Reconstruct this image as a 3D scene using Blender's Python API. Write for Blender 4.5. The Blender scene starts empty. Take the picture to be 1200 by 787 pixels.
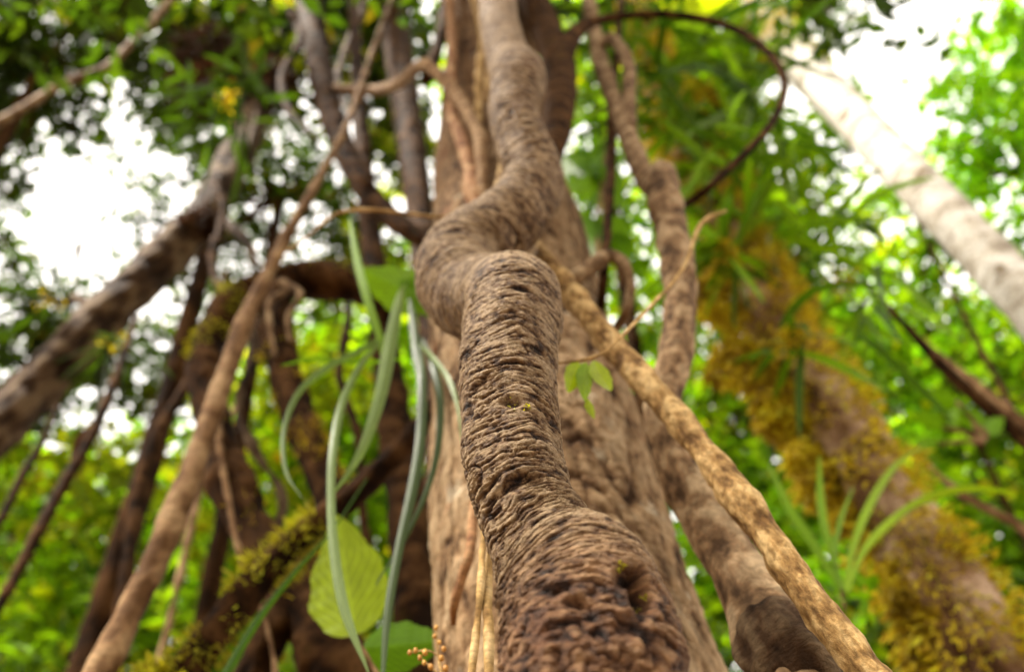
import bpy, math, random
import numpy as np
from mathutils import Vector

rng = np.random.default_rng(7)
random.seed(7)
scene = bpy.context.scene
COL = scene.collection

# ------------------------------------------------------------------ camera model
FPX = 933.0                     # focal length in photograph pixels (28 mm on 36 mm, 1200 px)
CX, CY = 600.0, 393.5
PITCH = math.radians(53.8)
CAM = np.array([0.0, 0.0, 1.0])
cp, sp = math.cos(PITCH), math.sin(PITCH)
FWD = np.array([0, cp, sp]); UP = np.array([0, -sp, cp]); RT = np.array([1.0, 0, 0])

def at_depth(px, py, d):
    return CAM + d*(FWD + (px-CX)/FPX*RT + (CY-py)/FPX*UP)
def depth_of(py, H):
    return H/(cp - (CY-py)/FPX*sp)
def at(px, py, H):
    """point seen at px,py standing H metres in front of the viewer (measured on the ground)"""
    den = cp - (CY-py)/FPX*sp
    return at_depth(px, py, H/den)
def pix(P):
    v = P - CAM
    d = v@FWD
    return CX + FPX*(v@RT)/d, CY - FPX*(v@UP)/d, d

# ------------------------------------------------------------------ noise
def _h(ix, iy, iz, s):
    n = (ix.astype(np.int64)*73856093) ^ (iy.astype(np.int64)*19349663) ^ (iz.astype(np.int64)*83492791) ^ (s*2654435)
    n = (n ^ (n >> 13)) & 0x7fffffff
    n = (n*1274126177 + 12345) & 0x7fffffff
    n = (n ^ (n >> 15)) & 0x7fffffff
    n = (n*60493 + 19990303) & 0x7fffffff
    return n
def perlin(x, y, z, s=0):
    x0 = np.floor(x); y0 = np.floor(y); z0 = np.floor(z)
    fx, fy, fz = x-x0, y-y0, z-z0
    u, v, w = fx*fx*fx*(fx*(fx*6-15)+10), fy*fy*fy*(fy*(fy*6-15)+10), fz*fz*fz*(fz*(fz*6-15)+10)
    r = 0
    for dx in (0, 1):
        for dy in (0, 1):
            for dz in (0, 1):
                h = _h(x0+dx, y0+dy, z0+dz, s)
                a = (h & 1023)/1023.0*2*np.pi
                c = ((h >> 10) & 1023)/511.5-1
                q = np.sqrt(np.maximum(0, 1-c*c))
                g = (np.cos(a)*q)*(fx-dx) + (np.sin(a)*q)*(fy-dy) + c*(fz-dz)
                r = r + g*(u if dx else 1-u)*(v if dy else 1-v)*(w if dz else 1-w)
    return r*1.6
def fbm(x, y, z, s=0, o=3):
    r = 0; a = 1.0
    for i in range(o):
        r = r + a*perlin(x, y, z, s+i); a *= .5; x = x*2.03; y = y*2.03; z = z*2.03
    return r

# ------------------------------------------------------------------ object helpers
def mesh_np(name, V, loops, starts, mat, parent=None, attrs=None, smooth=True):
    me = bpy.data.meshes.new(name)
    V = np.ascontiguousarray(V, dtype=np.float32); loops = np.ascontiguousarray(loops, dtype=np.int32)
    starts = np.ascontiguousarray(starts, dtype=np.int32)
    me.vertices.add(len(V)); me.vertices.foreach_set('co', V.ravel())
    me.loops.add(len(loops)); me.loops.foreach_set('vertex_index', loops)
    me.polygons.add(len(starts)); me.polygons.foreach_set('loop_start', starts)
    if smooth: me.polygons.foreach_set('use_smooth', np.ones(len(starts), dtype=bool))
    for k, (typ, arr) in (attrs or {}).items():
        a = me.attributes.new(k, typ, 'POINT')
        a.data.foreach_set('vector' if typ == 'FLOAT_VECTOR' else 'value', np.ascontiguousarray(arr, dtype=np.float32).ravel())
    me.update(calc_edges=True); me.validate()
    o = bpy.data.objects.new(name, me); COL.objects.link(o)
    me.materials.append(mat)
    if name == 'moss': o['kind'] = 'stuff'
    if parent is not None:
        o.parent = parent
        o.matrix_parent_inverse = parent.matrix_basis.inverted()
    return o
def tag(o, label=None, cat=None, group=None, kind=None):
    if label: o['label'] = label
    if cat: o['category'] = cat
    if group: o['group'] = group
    if kind: o['kind'] = kind
    return o
def empty(name, loc, label, cat, group=None):
    o = bpy.data.objects.new(name, None); COL.objects.link(o); o.empty_display_size = .1
    o.location = [float(c) for c in loc]
    return tag(o, label, cat, group)

# ------------------------------------------------------------------ tubes
def catmull(P, n=24):
    P = np.asarray(P, float)
    P = np.vstack([2*P[0]-P[1], P, 2*P[-1]-P[-2]])
    out = []
    for i in range(1, len(P)-2):
        p0, p1, p2, p3 = P[i-1:i+3]
        # centripetal
        t0 = 0; t1 = t0+max(1e-6, np.linalg.norm((p1-p0)[:3])**.5); t2 = t1+max(1e-6, np.linalg.norm((p2-p1)[:3])**.5); t3 = t2+max(1e-6, np.linalg.norm((p3-p2)[:3])**.5)
        t = np.linspace(t1, t2, n, endpoint=False)[:, None]
        A1 = (t1-t)/(t1-t0)*p0+(t-t0)/(t1-t0)*p1; A2 = (t2-t)/(t2-t1)*p1+(t-t1)/(t2-t1)*p2; A3 = (t3-t)/(t3-t2)*p2+(t-t2)/(t3-t2)*p3
        B1 = (t2-t)/(t2-t0)*A1+(t-t0)/(t2-t0)*A2; B2 = (t3-t)/(t3-t1)*A2+(t-t1)/(t3-t1)*A3
        out.append((t2-t)/(t2-t1)*B1+(t-t1)/(t2-t1)*B2)
    out.append(P[-2][None])
    return np.vstack(out)
def frames(C):
    T = np.gradient(C, axis=0); T /= np.linalg.norm(T, axis=1)[:, None]+1e-12
    N = np.zeros_like(C)
    n = np.cross(T[0], [0.3, 1, 0.2]); n /= np.linalg.norm(n)
    for i in range(len(C)):
        n = n - T[i]*(n@T[i]); n /= np.linalg.norm(n)+1e-12; N[i] = n
    return T, N, np.cross(T, N)
def path(px_pts=(), pre=(), post=()):
    """pre/post: world points (x,y,z,r); px_pts: (px,py,H,width px)"""
    L = [list(p) for p in pre]
    for px, py, H, w in px_pts:
        d = depth_of(py, H); q = at(px, py, H)
        L.append([q[0], q[1], q[2], .5*w*d/FPX])
    L += [list(p) for p in post]
    return np.array(L)
def to_ground(px_pts, spread=0.0, flare=1.15, z0=-.03):
    """world points that carry a stem on from its lowest seen point down to the soil"""
    px, py, H, w = px_pts[0]; px2, py2, H2, w2 = px_pts[1]
    q = at(px, py, H); q2 = at(px2, py2, H2); r = .5*w*depth_of(py, H)/FPX
    d = (q-q2)/max(.05, abs(q[2]-q2[2])); h = q[2]
    d = d*.5
    e = np.array([q[0]+d[0]*h+spread, q[1]+d[1]*h, z0])
    m = q*.5+e*.5
    return [(e[0], e[1], e[2], r*flare), (m[0], m[1], m[2], r*1.05)]
def tube(name, P, mat, parent=None, around=24, step_px=3.0, disp=None, min_step=.0008, max_step=.06, info=None, seed=0):
    D = catmull(P, 32)
    C, R = D[:, :3], np.maximum(D[:, 3], .0004)
    seg = np.linalg.norm(np.diff(C, axis=0), axis=1); S = np.concatenate([[0], np.cumsum(seg)])
    # stations: as fine as the surface shows
    st = [0.0]
    while st[-1] < S[-1]:
        s = st[-1]; c = np.array([np.interp(s, S, C[:, k]) for k in range(3)])
        u, v, d = pix(c)
        if d > .05 and -150 < u < 1350 and -120 < v < 920: h = step_px*d/FPX
        else: h = max_step
        st.append(s+min(max_step, max(min_step, h)))
    st[-1] = S[-1]
    st = np.array(st)
    c = np.stack([np.interp(st, S, C[:, k]) for k in range(3)], 1); r = np.interp(st, S, R)
    T, N, B = frames(c)
    n, m = len(st), around
    th = np.linspace(0, 2*np.pi, m, endpoint=False)
    ct, sn = np.cos(th), np.sin(th)
    out = N[:, None, :]*ct[None, :, None] + B[:, None, :]*sn[None, :, None]
    rm = np.median(r)
    SS = np.repeat(st[:, None], m, 1)
    tc = np.stack([np.broadcast_to(ct*rm, (n, m)), np.broadcast_to(sn*rm, (n, m)), SS], -1)
    base = c[:, None, :] + out*r[:, None, None]
    rad = np.repeat(r[:, None], m, 1).copy(); cav = np.zeros((n, m))
    if disp is not None:
        dd, cav = disp(tc[..., 0]+seed*3.7, tc[..., 1]+seed*1.3, SS, base, out, rad, th)
        rad = rad+dd
    V = c[:, None, :] + out*rad[..., None]
    if info is not None: info.update(c=c, r=r, out=out, st=st, V=V)
    V = V.reshape(-1, 3)
    i = np.arange(n-1)[:, None]; j = np.arange(m)[None, :]; j2 = (j+1) % m
    q = np.stack([i*m+j, i*m+j2, (i+1)*m+j2, (i+1)*m+j], -1).reshape(-1)
    starts = np.arange((n-1)*m)*4
    loops = q
    # caps
    V = np.vstack([V, c[0]-T[0]*r[0]*.3, c[-1]+T[-1]*r[-1]*.4])
    a0, a1 = n*m, n*m+1
    jj = np.arange(m); cap0 = np.stack([np.full(m, a0), (jj+1) % m, jj], -1).reshape(-1)
    cap1 = np.stack([np.full(m, a1), (n-1)*m+jj, (n-1)*m+(jj+1) % m], -1).reshape(-1)
    starts = np.concatenate([starts, len(loops)+np.arange(2*m)*3]); loops = np.concatenate([loops, cap0, cap1])
    tcf = np.vstack([tc.reshape(-1, 3), [[0, 0, 0], [0, 0, st[-1]]]])
    cf = np.concatenate([cav.reshape(-1), [0, 0]])
    o = parent
    return mesh_np(name, V, loops, starts, mat, parent, {'tc': ('FLOAT_VECTOR', tcf+np.array([seed*3.7, seed*1.3, 0])), 'cav': ('FLOAT', cf)})

def rough(amp=.002, f=30, ring=0.0, rf=200, coarse=.0, cf=10):
    """general bark relief: lumps, small grain and rings"""
    def fn(X, Y, Z, base, out, rad, th):
        a = fbm(X*f, Y*f, Z*f*.7, 3, 3)*amp
        c = 0
        if ring:
            Zw = Z+.004*perlin(X*30, Y*30, Z*30, 9)
            w = np.abs(perlin(X*rf*.12, Y*rf*.12, Zw*rf, 11))
            a = a + ring*(w-.25)
            c = np.clip((w-.2)*2.5, -1, 1)
        else:
            c = np.clip(a/amp, -1, 1)
        if coarse: a = a + coarse*perlin(X*cf, Y*cf, Z*cf, 21)
        return a, c
    return fn

# ------------------------------------------------------------------ materials
def newmat(name):
    m = bpy.data.materials.new(name); m.use_nodes = True
    nt = m.node_tree; nt.nodes.clear()
    return m, nt, nt.nodes.new, nt.links.new
def ramp(nt, stops):
    r = nt.nodes.new('ShaderNodeValToRGB'); e = r.color_ramp.elements
    while len(e) < len(stops): e.new(.5)
    for k, (p, c) in enumerate(stops):
        e[k].position = p; e[k].color = (*c, 1)
    return r
def bark(name, stops, scale=(60, 60, 60), dark=.62, tint=(1.04, .91, .68), aniso=(120, 120, 300), detail=6, bump=.4, bdist=.002, fine=350, patch=None, patch_scale=14, patch_at=.56, cavmix=.35, rough_=.8, zone=None, spec=.07):
    m, nt, N, L = newmat(name)
    out = N('ShaderNodeOutputMaterial'); b = N('ShaderNodeBsdfPrincipled'); L(b.outputs[0], out.inputs[0])
    b.inputs['Roughness'].default_value = rough_; b.inputs['Specular IOR Level'].default_value = spec
    at_ = N('ShaderNodeAttribute'); at_.attribute_name = 'tc'
    mp = N('ShaderNodeMapping'); mp.inputs['Scale'].default_value = scale; L(at_.outputs['Vector'], mp.inputs[0])
    n1 = N('ShaderNodeTexNoise'); n1.inputs['Scale'].default_value = 1; n1.inputs['Detail'].default_value = detail; n1.inputs['Roughness'].default_value = .62
    L(mp.outputs[0], n1.inputs['Vector'])
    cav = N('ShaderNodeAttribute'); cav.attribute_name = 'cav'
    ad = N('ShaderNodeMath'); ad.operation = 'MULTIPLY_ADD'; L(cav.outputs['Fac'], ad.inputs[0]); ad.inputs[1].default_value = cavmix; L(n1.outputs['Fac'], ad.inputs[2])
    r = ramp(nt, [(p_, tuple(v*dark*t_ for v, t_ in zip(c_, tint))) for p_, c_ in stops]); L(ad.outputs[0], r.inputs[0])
    col = r.outputs[0]
    if patch:
        patch = [(tuple(v*dark*t_ for v, t_ in zip(c_, tint)), q_, a_) for c_, q_, a_ in patch]
        for k, (pc, ps, pa) in enumerate(patch):
            n2 = N('ShaderNodeTexNoise'); n2.inputs['Scale'].default_value = ps; n2.inputs['Detail'].default_value = 5; n2.inputs['Roughness'].default_value = .65
            o2 = N('ShaderNodeVectorMath'); o2.inputs[1].default_value = (k*5.3+1, k*2.1, k*7.7); L(at_.outputs['Vector'], o2.inputs[0]); L(o2.outputs[0], n2.inputs['Vector'])
            rr = N('ShaderNodeMapRange'); rr.inputs['From Min'].default_value = pa; rr.inputs['From Max'].default_value = pa+.09; L(n2.outputs['Fac'], rr.inputs['Value'])
            mx = N('ShaderNodeMix'); mx.data_type = 'RGBA'; L(rr.outputs[0], mx.inputs['Factor']); L(col, mx.inputs['A']); mx.inputs['B'].default_value = (*pc, 1)
            col = mx.outputs['Result']
    L(col, b.inputs['Base Color'])
    n3 = N('ShaderNodeTexNoise'); n3.inputs['Scale'].default_value = fine; n3.inputs['Detail'].default_value = 5; n3.inputs['Roughness'].default_value = .7
    L(at_.outputs['Vector'], n3.inputs['Vector'])
    mp4 = N('ShaderNodeMapping'); mp4.inputs['Scale'].default_value = aniso; L(at_.outputs['Vector'], mp4.inputs[0])
    n4 = N('ShaderNodeTexNoise'); n4.inputs['Scale'].default_value = 1; n4.inputs['Detail'].default_value = 6; n4.inputs['Roughness'].default_value = .68; n4.inputs['Distortion'].default_value = .6; L(mp4.outputs[0], n4.inputs['Vector'])
    m0 = N('ShaderNodeMath'); m0.operation = 'MULTIPLY_ADD'; L(n4.outputs['Fac'], m0.inputs[0]); m0.inputs[1].default_value = 1.4; L(n1.outputs['Fac'], m0.inputs[2])
    mm = N('ShaderNodeMath'); mm.operation = 'ADD'; L(m0.outputs[0], mm.inputs[0]); L(n3.outputs['Fac'], mm.inputs[1])
    for zone in (zone or []):     # lichen tint, knob tint or painted shade along the stem: (colour, start, end, amount)
        sz = N('ShaderNodeSeparateXYZ'); L(at_.outputs['Vector'], sz.inputs[0])
        za = N('ShaderNodeMath'); za.operation = 'MULTIPLY_ADD'; L(n1.outputs['Fac'], za.inputs[0]); za.inputs[1].default_value = (zone[2]-zone[1])*1.2; L(sz.outputs['Z'], za.inputs[2])
        zr = N('ShaderNodeMapRange'); off = (zone[2]-zone[1])*.6; zr.inputs['From Min'].default_value = zone[1]+off; zr.inputs['From Max'].default_value = zone[2]+off; zr.inputs['To Max'].default_value = zone[3]; L(za.outputs[0], zr.inputs['Value'])
        zm = N('ShaderNodeMix'); zm.data_type = 'RGBA'; L(zr.outputs[0], zm.inputs['Factor']); L(col, zm.inputs['A']); zs = N('ShaderNodeVectorMath'); zs.operation = 'MULTIPLY'; L(col, zs.inputs[0]); zs.inputs[1].default_value = zone[0]; L(zs.outputs[0], zm.inputs['B'])
        col = zm.outputs['Result']
    # grain of the colour follows the same fibres
    mrg = N('ShaderNodeMapRange'); mrg.inputs['From Min'].default_value = .35; mrg.inputs['From Max'].default_value = .65; mrg.inputs['To Min'].default_value = .62; mrg.inputs['To Max'].default_value = 1.3; L(n4.outputs['Fac'], mrg.inputs['Value'])
    vsc = N('ShaderNodeVectorMath'); vsc.operation = 'SCALE'; L(col, vsc.inputs[0]); L(mrg.outputs[0], vsc.inputs['Scale']); L(vsc.outputs[0], b.inputs['Base Color'])
    bp = N('ShaderNodeBump'); bp.inputs['Strength'].default_value = bump; bp.inputs['Distance'].default_value = bdist; L(mm.outputs[0], bp.inputs['Height']); L(bp.outputs[0], b.inputs['Normal'])
    return m
def leafmat(name, stops, trans=.45, tcol=(1.6, 1.5, .8), gloss=.2, veins=False):
    m, nt, N, L = newmat(name)
    out = N('ShaderNodeOutputMaterial'); b = N('ShaderNodeBsdfPrincipled')
    b.inputs['Roughness'].default_value = .42; b.inputs['Specular IOR Level'].default_value = gloss
    a = N('ShaderNodeAttribute'); a.attribute_name = 'rnd'
    r = ramp(nt, stops); L(a.outputs['Fac'], r.inputs[0])
    col = r.outputs[0]
    if veins:   # uv-like attribute: x across (-1..1), y along (0..1)
        tcn = N('ShaderNodeAttribute'); tcn.attribute_name = 'tc'
        sx = N('ShaderNodeSeparateXYZ'); L(tcn.outputs['Vector'], sx.inputs[0])
        ab = N('ShaderNodeMath'); ab.operation = 'ABSOLUTE'; L(sx.outputs['X'], ab.inputs[0])
        if veins == 'broad':
            k = N('ShaderNodeMath'); k.operation = 'MULTIPLY_ADD'; L(ab.outputs[0], k.inputs[0]); k.inputs[1].default_value = -.45; L(sx.outputs['Y'], k.inputs[2])
            s = N('ShaderNodeMath'); s.operation = 'MULTIPLY'; L(k.outputs[0], s.inputs[0]); s.inputs[1].default_value = 9
            f = N('ShaderNodeMath'); f.operation = 'PINGPONG'; f.inputs[1].default_value = .5; L(s.outputs[0], f.inputs[0])
            md = N('ShaderNodeMath'); md.operation = 'MULTIPLY'; L(ab.outputs[0], md.inputs[0]); md.inputs[1].default_value = 2.5
            mn = N('ShaderNodeMath'); mn.operation = 'MINIMUM'; L(f.outputs[0], mn.inputs[0]); L(md.outputs[0], mn.inputs[1])
        else:
            s = N('ShaderNodeMath'); s.operation = 'MULTIPLY'; L(sx.outputs['X'], s.inputs[0]); s.inputs[1].default_value = 2.6
            mn = N('ShaderNodeMath'); mn.operation = 'PINGPONG'; mn.inputs[1].default_value = .5; L(s.outputs[0], mn.inputs[0])
        mr = N('ShaderNodeMapRange'); mr.inputs['From Min'].default_value = .02; mr.inputs['From Max'].default_value = .16 if veins == 'broad' else .4
        mr.inputs['To Min'].default_value = 1.4 if veins == 'broad' else 1.6; mr.inputs['To Max'].default_value = 1.0 if veins == 'broad' else .6
        L(mn.outputs[0], mr.inputs['Value'])
        ns = N('ShaderNodeTexNoise'); ns.inputs['Scale'].default_value = 5; ns.inputs['Detail'].default_value = 4; L(tcn.outputs['Vector'], ns.inputs['Vector'])
        nr = N('ShaderNodeMapRange'); nr.inputs['To Min'].default_value = .6; nr.inputs['To Max'].default_value = 1.4; L(ns.outputs['Fac'], nr.inputs['Value'])
        mul = N('ShaderNodeMath'); mul.operation = 'MULTIPLY'; L(mr.outputs[0], mul.inputs[0]); L(nr.outputs[0], mul.inputs[1])
        vm = N('ShaderNodeVectorMath'); vm.operation = 'SCALE'; L(col, vm.inputs[0]); L(mul.outputs[0], vm.inputs['Scale'])
        col = vm.outputs[0]
        bp = N('ShaderNodeBump'); bp.inputs['Strength'].default_value = .3; bp.inputs['Distance'].default_value = .001; L(mn.outputs[0], bp.inputs['Height']); L(bp.outputs[0], b.inputs['Normal'])
    L(col, b.inputs['Base Color'])
    t = N('ShaderNodeBsdfTranslucent'); tm = N('ShaderNodeVectorMath'); tm.operation = 'MULTIPLY'; L(col, tm.inputs[0]); tm.inputs[1].default_value = tcol; L(tm.outputs[0], t.inputs['Color'])
    mx = N('ShaderNodeMixShader'); mx.inputs[0].default_value = trans; L(b.outputs[0], mx.inputs[1]); L(t.outputs[0], mx.inputs[2]); L(mx.outputs[0], out.inputs[0])
    return m

M = {}
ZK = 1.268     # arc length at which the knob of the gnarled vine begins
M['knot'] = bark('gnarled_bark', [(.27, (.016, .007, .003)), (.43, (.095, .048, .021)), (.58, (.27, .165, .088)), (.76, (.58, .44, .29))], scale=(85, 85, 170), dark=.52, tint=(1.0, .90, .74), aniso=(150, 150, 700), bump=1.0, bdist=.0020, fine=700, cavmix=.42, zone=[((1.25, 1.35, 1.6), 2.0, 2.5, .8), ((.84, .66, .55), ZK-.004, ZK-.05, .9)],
                 patch=[((.22, .12, .06), 20, .62), ((.42, .34, .22), 34, .66)], rough_=.6, spec=.16)
M['trunk'] = bark('pale_plated_bark', [(.25, (.05, .025, .012)), (.42, (.20, .122, .070)), (.58, (.36, .245, .150)), (.8, (.55, .42, .29))], scale=(34, 34, 22), dark=.70, tint=(1.0, .93, .78), aniso=(110, 110, 45), bump=.9, bdist=.004, fine=200, cavmix=.3, zone=[((.52, .44, .36), 1.7, 2.5, 1.0)],  # zone: canopy shade painted into the bark colour of the upper trunk
                  patch=[((.30, .12, .06), 9, .60), ((.62, .54, .44), 22, .60), ((.14, .10, .06), 14, .63), ((.60, .5, .4), 7, .62)])
M['tan'] = bark('tan_vine_bark', dark=.66, tint=(1, .94, .80), stops= [(.3, (.14, .075, .025)), (.5, (.34, .21, .085)), (.7, (.56, .40, .20))], scale=(210, 210, 90), aniso=(260, 260, 160), bump=.7, bdist=.0012, fine=420, cavmix=.3, rough_=.7)
M['greyvine'] = bark('grey_brown_vine_bark', [(.3, (.07, .045, .03)), (.5, (.22, .15, .10)), (.72, (.42, .34, .26))], scale=(60, 60, 38), aniso=(150, 150, 120), dark=.7, bump=.6, bdist=.0012, fine=300, cavmix=.28,
                     patch=[((.45, .38, .29), 28, .62)])
M['dark'] = bark('dark_brown_bark', [(.3, (.022, .012, .007)), (.52, (.085, .043, .019)), (.75, (.19, .105, .05))], dark=.42, spec=.03, scale=(45, 45, 50), bump=.8, bdist=.002, fine=220,
                 patch=[((.10, .085, .015), 22, .63)])
M['rough'] = bark('rough_left_bark', dark=.5, stops= [(.3, (.04, .024, .016)), (.5, (.12, .075, .05)), (.72, (.30, .23, .17))], scale=(42, 42, 12), bump=.9, bdist=.005, fine=110,
                  patch=[((.34, .29, .23), 20, .64)])
M['slim'] = bark('slim_stem_bark', [(.3, (.13, .075, .04)), (.5, (.27, .175, .11)), (.72, (.42, .31, .21))], scale=(60, 60, 26), bump=.5, bdist=.001, fine=200, patch=[((.16, .12, .04), 10, .63)])
M['white'] = bark('white_grey_bark', [(.26, (.36, .31, .25)), (.42, (.66, .62, .55)), (.6, (.80, .78, .74))], scale=(12, 12, 20), tint=(1, .97, .92), dark=.62, aniso=(60, 60, 90), bump=.15, bdist=.002, fine=90, patch=[((.22, .17, .11), 6, .60)])
M['mossbark'] = bark('pinkish_bark_under_moss', [(.3, (.12, .065, .04)), (.5, (.34, .22, .15)), (.72, (.60, .46, .36))], dark=.66, tint=(1, .90, .74), scale=(22, 22, 15), bump=.7, bdist=.004, fine=120, patch=[((.16, .11, .02), 12, .55), ((.10, .05, .015), 18, .62)])
M['pink'] = bark('pinkish_root_bark', [(.3, (.20, .10, .06)), (.55, (.40, .24, .15)), (.75, (.52, .38, .26))], scale=(60, 60, 40), bump=.4, bdist=.001, fine=260)
M['pale'] = bark('pale_dry_stem', dark=.7, stops=[(.3, (.26, .17, .08)), (.55, (.48, .35, .18)), (.75, (.62, .5, .32))], scale=(80, 80, 30), bump=.4, bdist=.001, fine=300)
M['moss'] = leafmat('golden_moss', [(0, (.10, .055, .008)), (.3, (.34, .23, .012)), (.6, (.56, .44, .02)), (1, (.62, .62, .03))], trans=.4, tcol=(1.2, 1.1, .7), gloss=.15)
M['mossy'] = leafmat('yellow_green_moss', [(0, (.12, .09, .01)), (.4, (.34, .30, .02)), (1, (.52, .54, .04))], trans=.42, tcol=(1.2, 1.2, .6), gloss=.15)
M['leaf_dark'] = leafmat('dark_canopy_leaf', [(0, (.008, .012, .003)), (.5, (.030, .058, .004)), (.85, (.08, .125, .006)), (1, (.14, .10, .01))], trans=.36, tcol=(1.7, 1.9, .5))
M['leaf_mid'] = leafmat('mid_green_leaf', [(0, (.015, .05, .004)), (.4, (.085, .165, .005)), (.8, (.22, .33, .007)), (1, (.42, .36, .012))], trans=.56, tcol=(1.9, 2.1, .5))
M['leaf_bright'] = leafmat('bright_green_leaf', [(0, (.04, .13, .005)), (.5, (.15, .31, .007)), (1, (.32, .48, .012))], trans=.52, tcol=(1.7, 1.9, .5))
M['leaf_yellow'] = leafmat('yellow_green_leaf', [(0, (.05, .09, .006)), (.5, (.22, .31, .010)), (.9, (.42, .44, .02)), (1, (.45, .20, .02))], trans=.5, tcol=(1.5, 1.5, .5))
M['strap'] = leafmat('silvery_strap_leaf', [(0, (.025, .045, .008)), (1, (.15, .21, .06))], trans=.3, tcol=(1.2, 1.4, .8), gloss=.22, veins='strap')
M['strap_green'] = leafmat('green_strap_leaf', [(0, (.025, .065, .004)), (.6, (.15, .27, .006)), (1, (.32, .46, .010))], trans=.45, tcol=(1.5, 1.6, .5), gloss=.22, veins='strap')
M['broad'] = leafmat('broad_green_leaf', [(0, (.04, .12, .006)), (.5, (.13, .25, .008)), (1, (.33, .36, .012))], trans=.6, tcol=(1.5, 1.5, .3), gloss=.18, veins='broad')
M['deadleaf'] = leafmat('dry_brown_leaf', [(0, (.04, .02, .012)), (1, (.09, .045, .02))], trans=.2, tcol=(1.2, .9, .6))
M['bud'] = leafmat('orange_bud', [(0, (.35, .16, .03)), (1, (.55, .30, .06))], trans=.1)

# soil
m, nt, N_, L_ = newmat('leaf_litter_soil')
o_ = N_('ShaderNodeOutputMaterial'); b_ = N_('ShaderNodeBsdfPrincipled'); L_(b_.outputs[0], o_.inputs[0]); b_.inputs['Roughness'].default_value = .9
tc_ = N_('ShaderNodeTexCoord'); n_ = N_('ShaderNodeTexNoise'); n_.inputs['Scale'].default_value = 9; n_.inputs['Detail'].default_value = 8; L_(tc_.outputs['Object'], n_.inputs['Vector'])
r_ = ramp(nt, [(.3, (.03, .018, .009)), (.5, (.08, .05, .025)), (.65, (.15, .10, .05)), (.8, (.07, .10, .02))]); L_(n_.outputs['Fac'], r_.inputs[0]); L_(r_.outputs[0], b_.inputs['Base Color'])
M['soil'] = m

# ------------------------------------------------------------------ ground
g = 60
gx, gy = np.meshgrid(np.linspace(-1, 1, g), np.linspace(-1, 1, g), indexing='ij')
gx = np.sign(gx)*np.abs(gx)**3*300; gy = np.sign(gy)*np.abs(gy)**3*300
gz = .05*perlin(gx*.5+9, gy*.5, gx*0+.5, 4)-.02
i, j = np.meshgrid(np.arange(g-1), np.arange(g-1), indexing='ij')
q = np.stack([i*g+j, (i+1)*g+j, (i+1)*g+j+1, i*g+j+1], -1).reshape(-1)
tag(mesh_np('ground', np.stack([gx, gy, gz], -1).reshape(-1, 3), q, np.arange((g-1)**2)*4, M['soil']), kind='structure')

# ------------------------------------------------------------------ leaves
def leaf_cloud(P, DIR, NOR, Ln, Wd, full=False):
    """P base points, DIR leaf direction, NOR approx normal -> V, loops, starts, per-vertex owner"""
    n = len(P)
    DIR = DIR/np.linalg.norm(DIR, axis=1)[:, None]
    S = np.cross(DIR, NOR); S /= np.linalg.norm(S, axis=1)[:, None]+1e-9
    NN = np.cross(S, DIR)
    if full:
        t = np.array([[0, 0, 0], [-.5, .3, .10], [0, .3, 0], [.5, .3, .10], [-.38, .68, .05], [0, .66, -.04], [.38, .68, .05], [0, 1, -.14]])
        F = [[0, 2, 1], [0, 3, 2], [1, 2, 5, 4], [2, 3, 6, 5], [4, 5, 7], [5, 6, 7]]
    else:
        t = np.array([[0, 0, 0], [-.5, .42, .06], [.5, .42, .06], [0, 1, -.08]])
        F = [[0, 3, 1], [0, 2, 3]]
    V = P[:, None, :] + t[None, :, 0, None]*(Wd[:, None]*1)[:, :, None]*S[:, None, :] + t[None, :, 1, None]*Ln[:, None, None]*DIR[:, None, :] + t[None, :, 2, None]*Ln[:, None, None]*NN[:, None, :]
    k = len(t); lp = np.concatenate([np.array(f) for f in F]); ct = np.array([len(f) for f in F])
    loops = (np.arange(n)[:, None]*k+lp[None]).reshape(-1)
    st = np.concatenate([[0], np.cumsum(ct)[:-1]])
    starts = (np.arange(n)[:, None]*len(lp)+st[None]).reshape(-1)
    return V.reshape(-1, 3), loops, starts, np.repeat(np.arange(n), k)
def rvec(n):
    v = rng.normal(size=(n, 3)); return v/np.linalg.norm(v, axis=1)[:, None]
def clump_points(c, rad, n, leaf, twig=.35, per=14):
    """leaves set along twigs inside an ellipsoid"""
    nt_ = max(1, n//per)
    q = rvec(nt_)*(rng.random((nt_, 1))**.45)*np.asarray(rad)
    base = c+q
    td = rvec(nt_)*np.array([1, 1, .45]) + q/np.linalg.norm(rad)*.8; td /= np.linalg.norm(td, axis=1)[:, None]
    k = np.repeat(np.arange(nt_), per); s = rng.random(len(k))
    P = base[k]+td[k]*((s-.5)*twig)[:, None]
    d = td[k]*.6+rvec(len(k))*np.array([1, 1, .5]); d[:, 2] -= .25
    nor = np.array([0, 0, 1.0])+rvec(len(k))*.85
    tr = rng.random(nt_)[k]
    return P, d, nor, tr
CD = {'dark_canopy_leaf': 1.8, 'bright_green_leaf': 1.2, 'yellow_green_leaf': 2.0}
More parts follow.
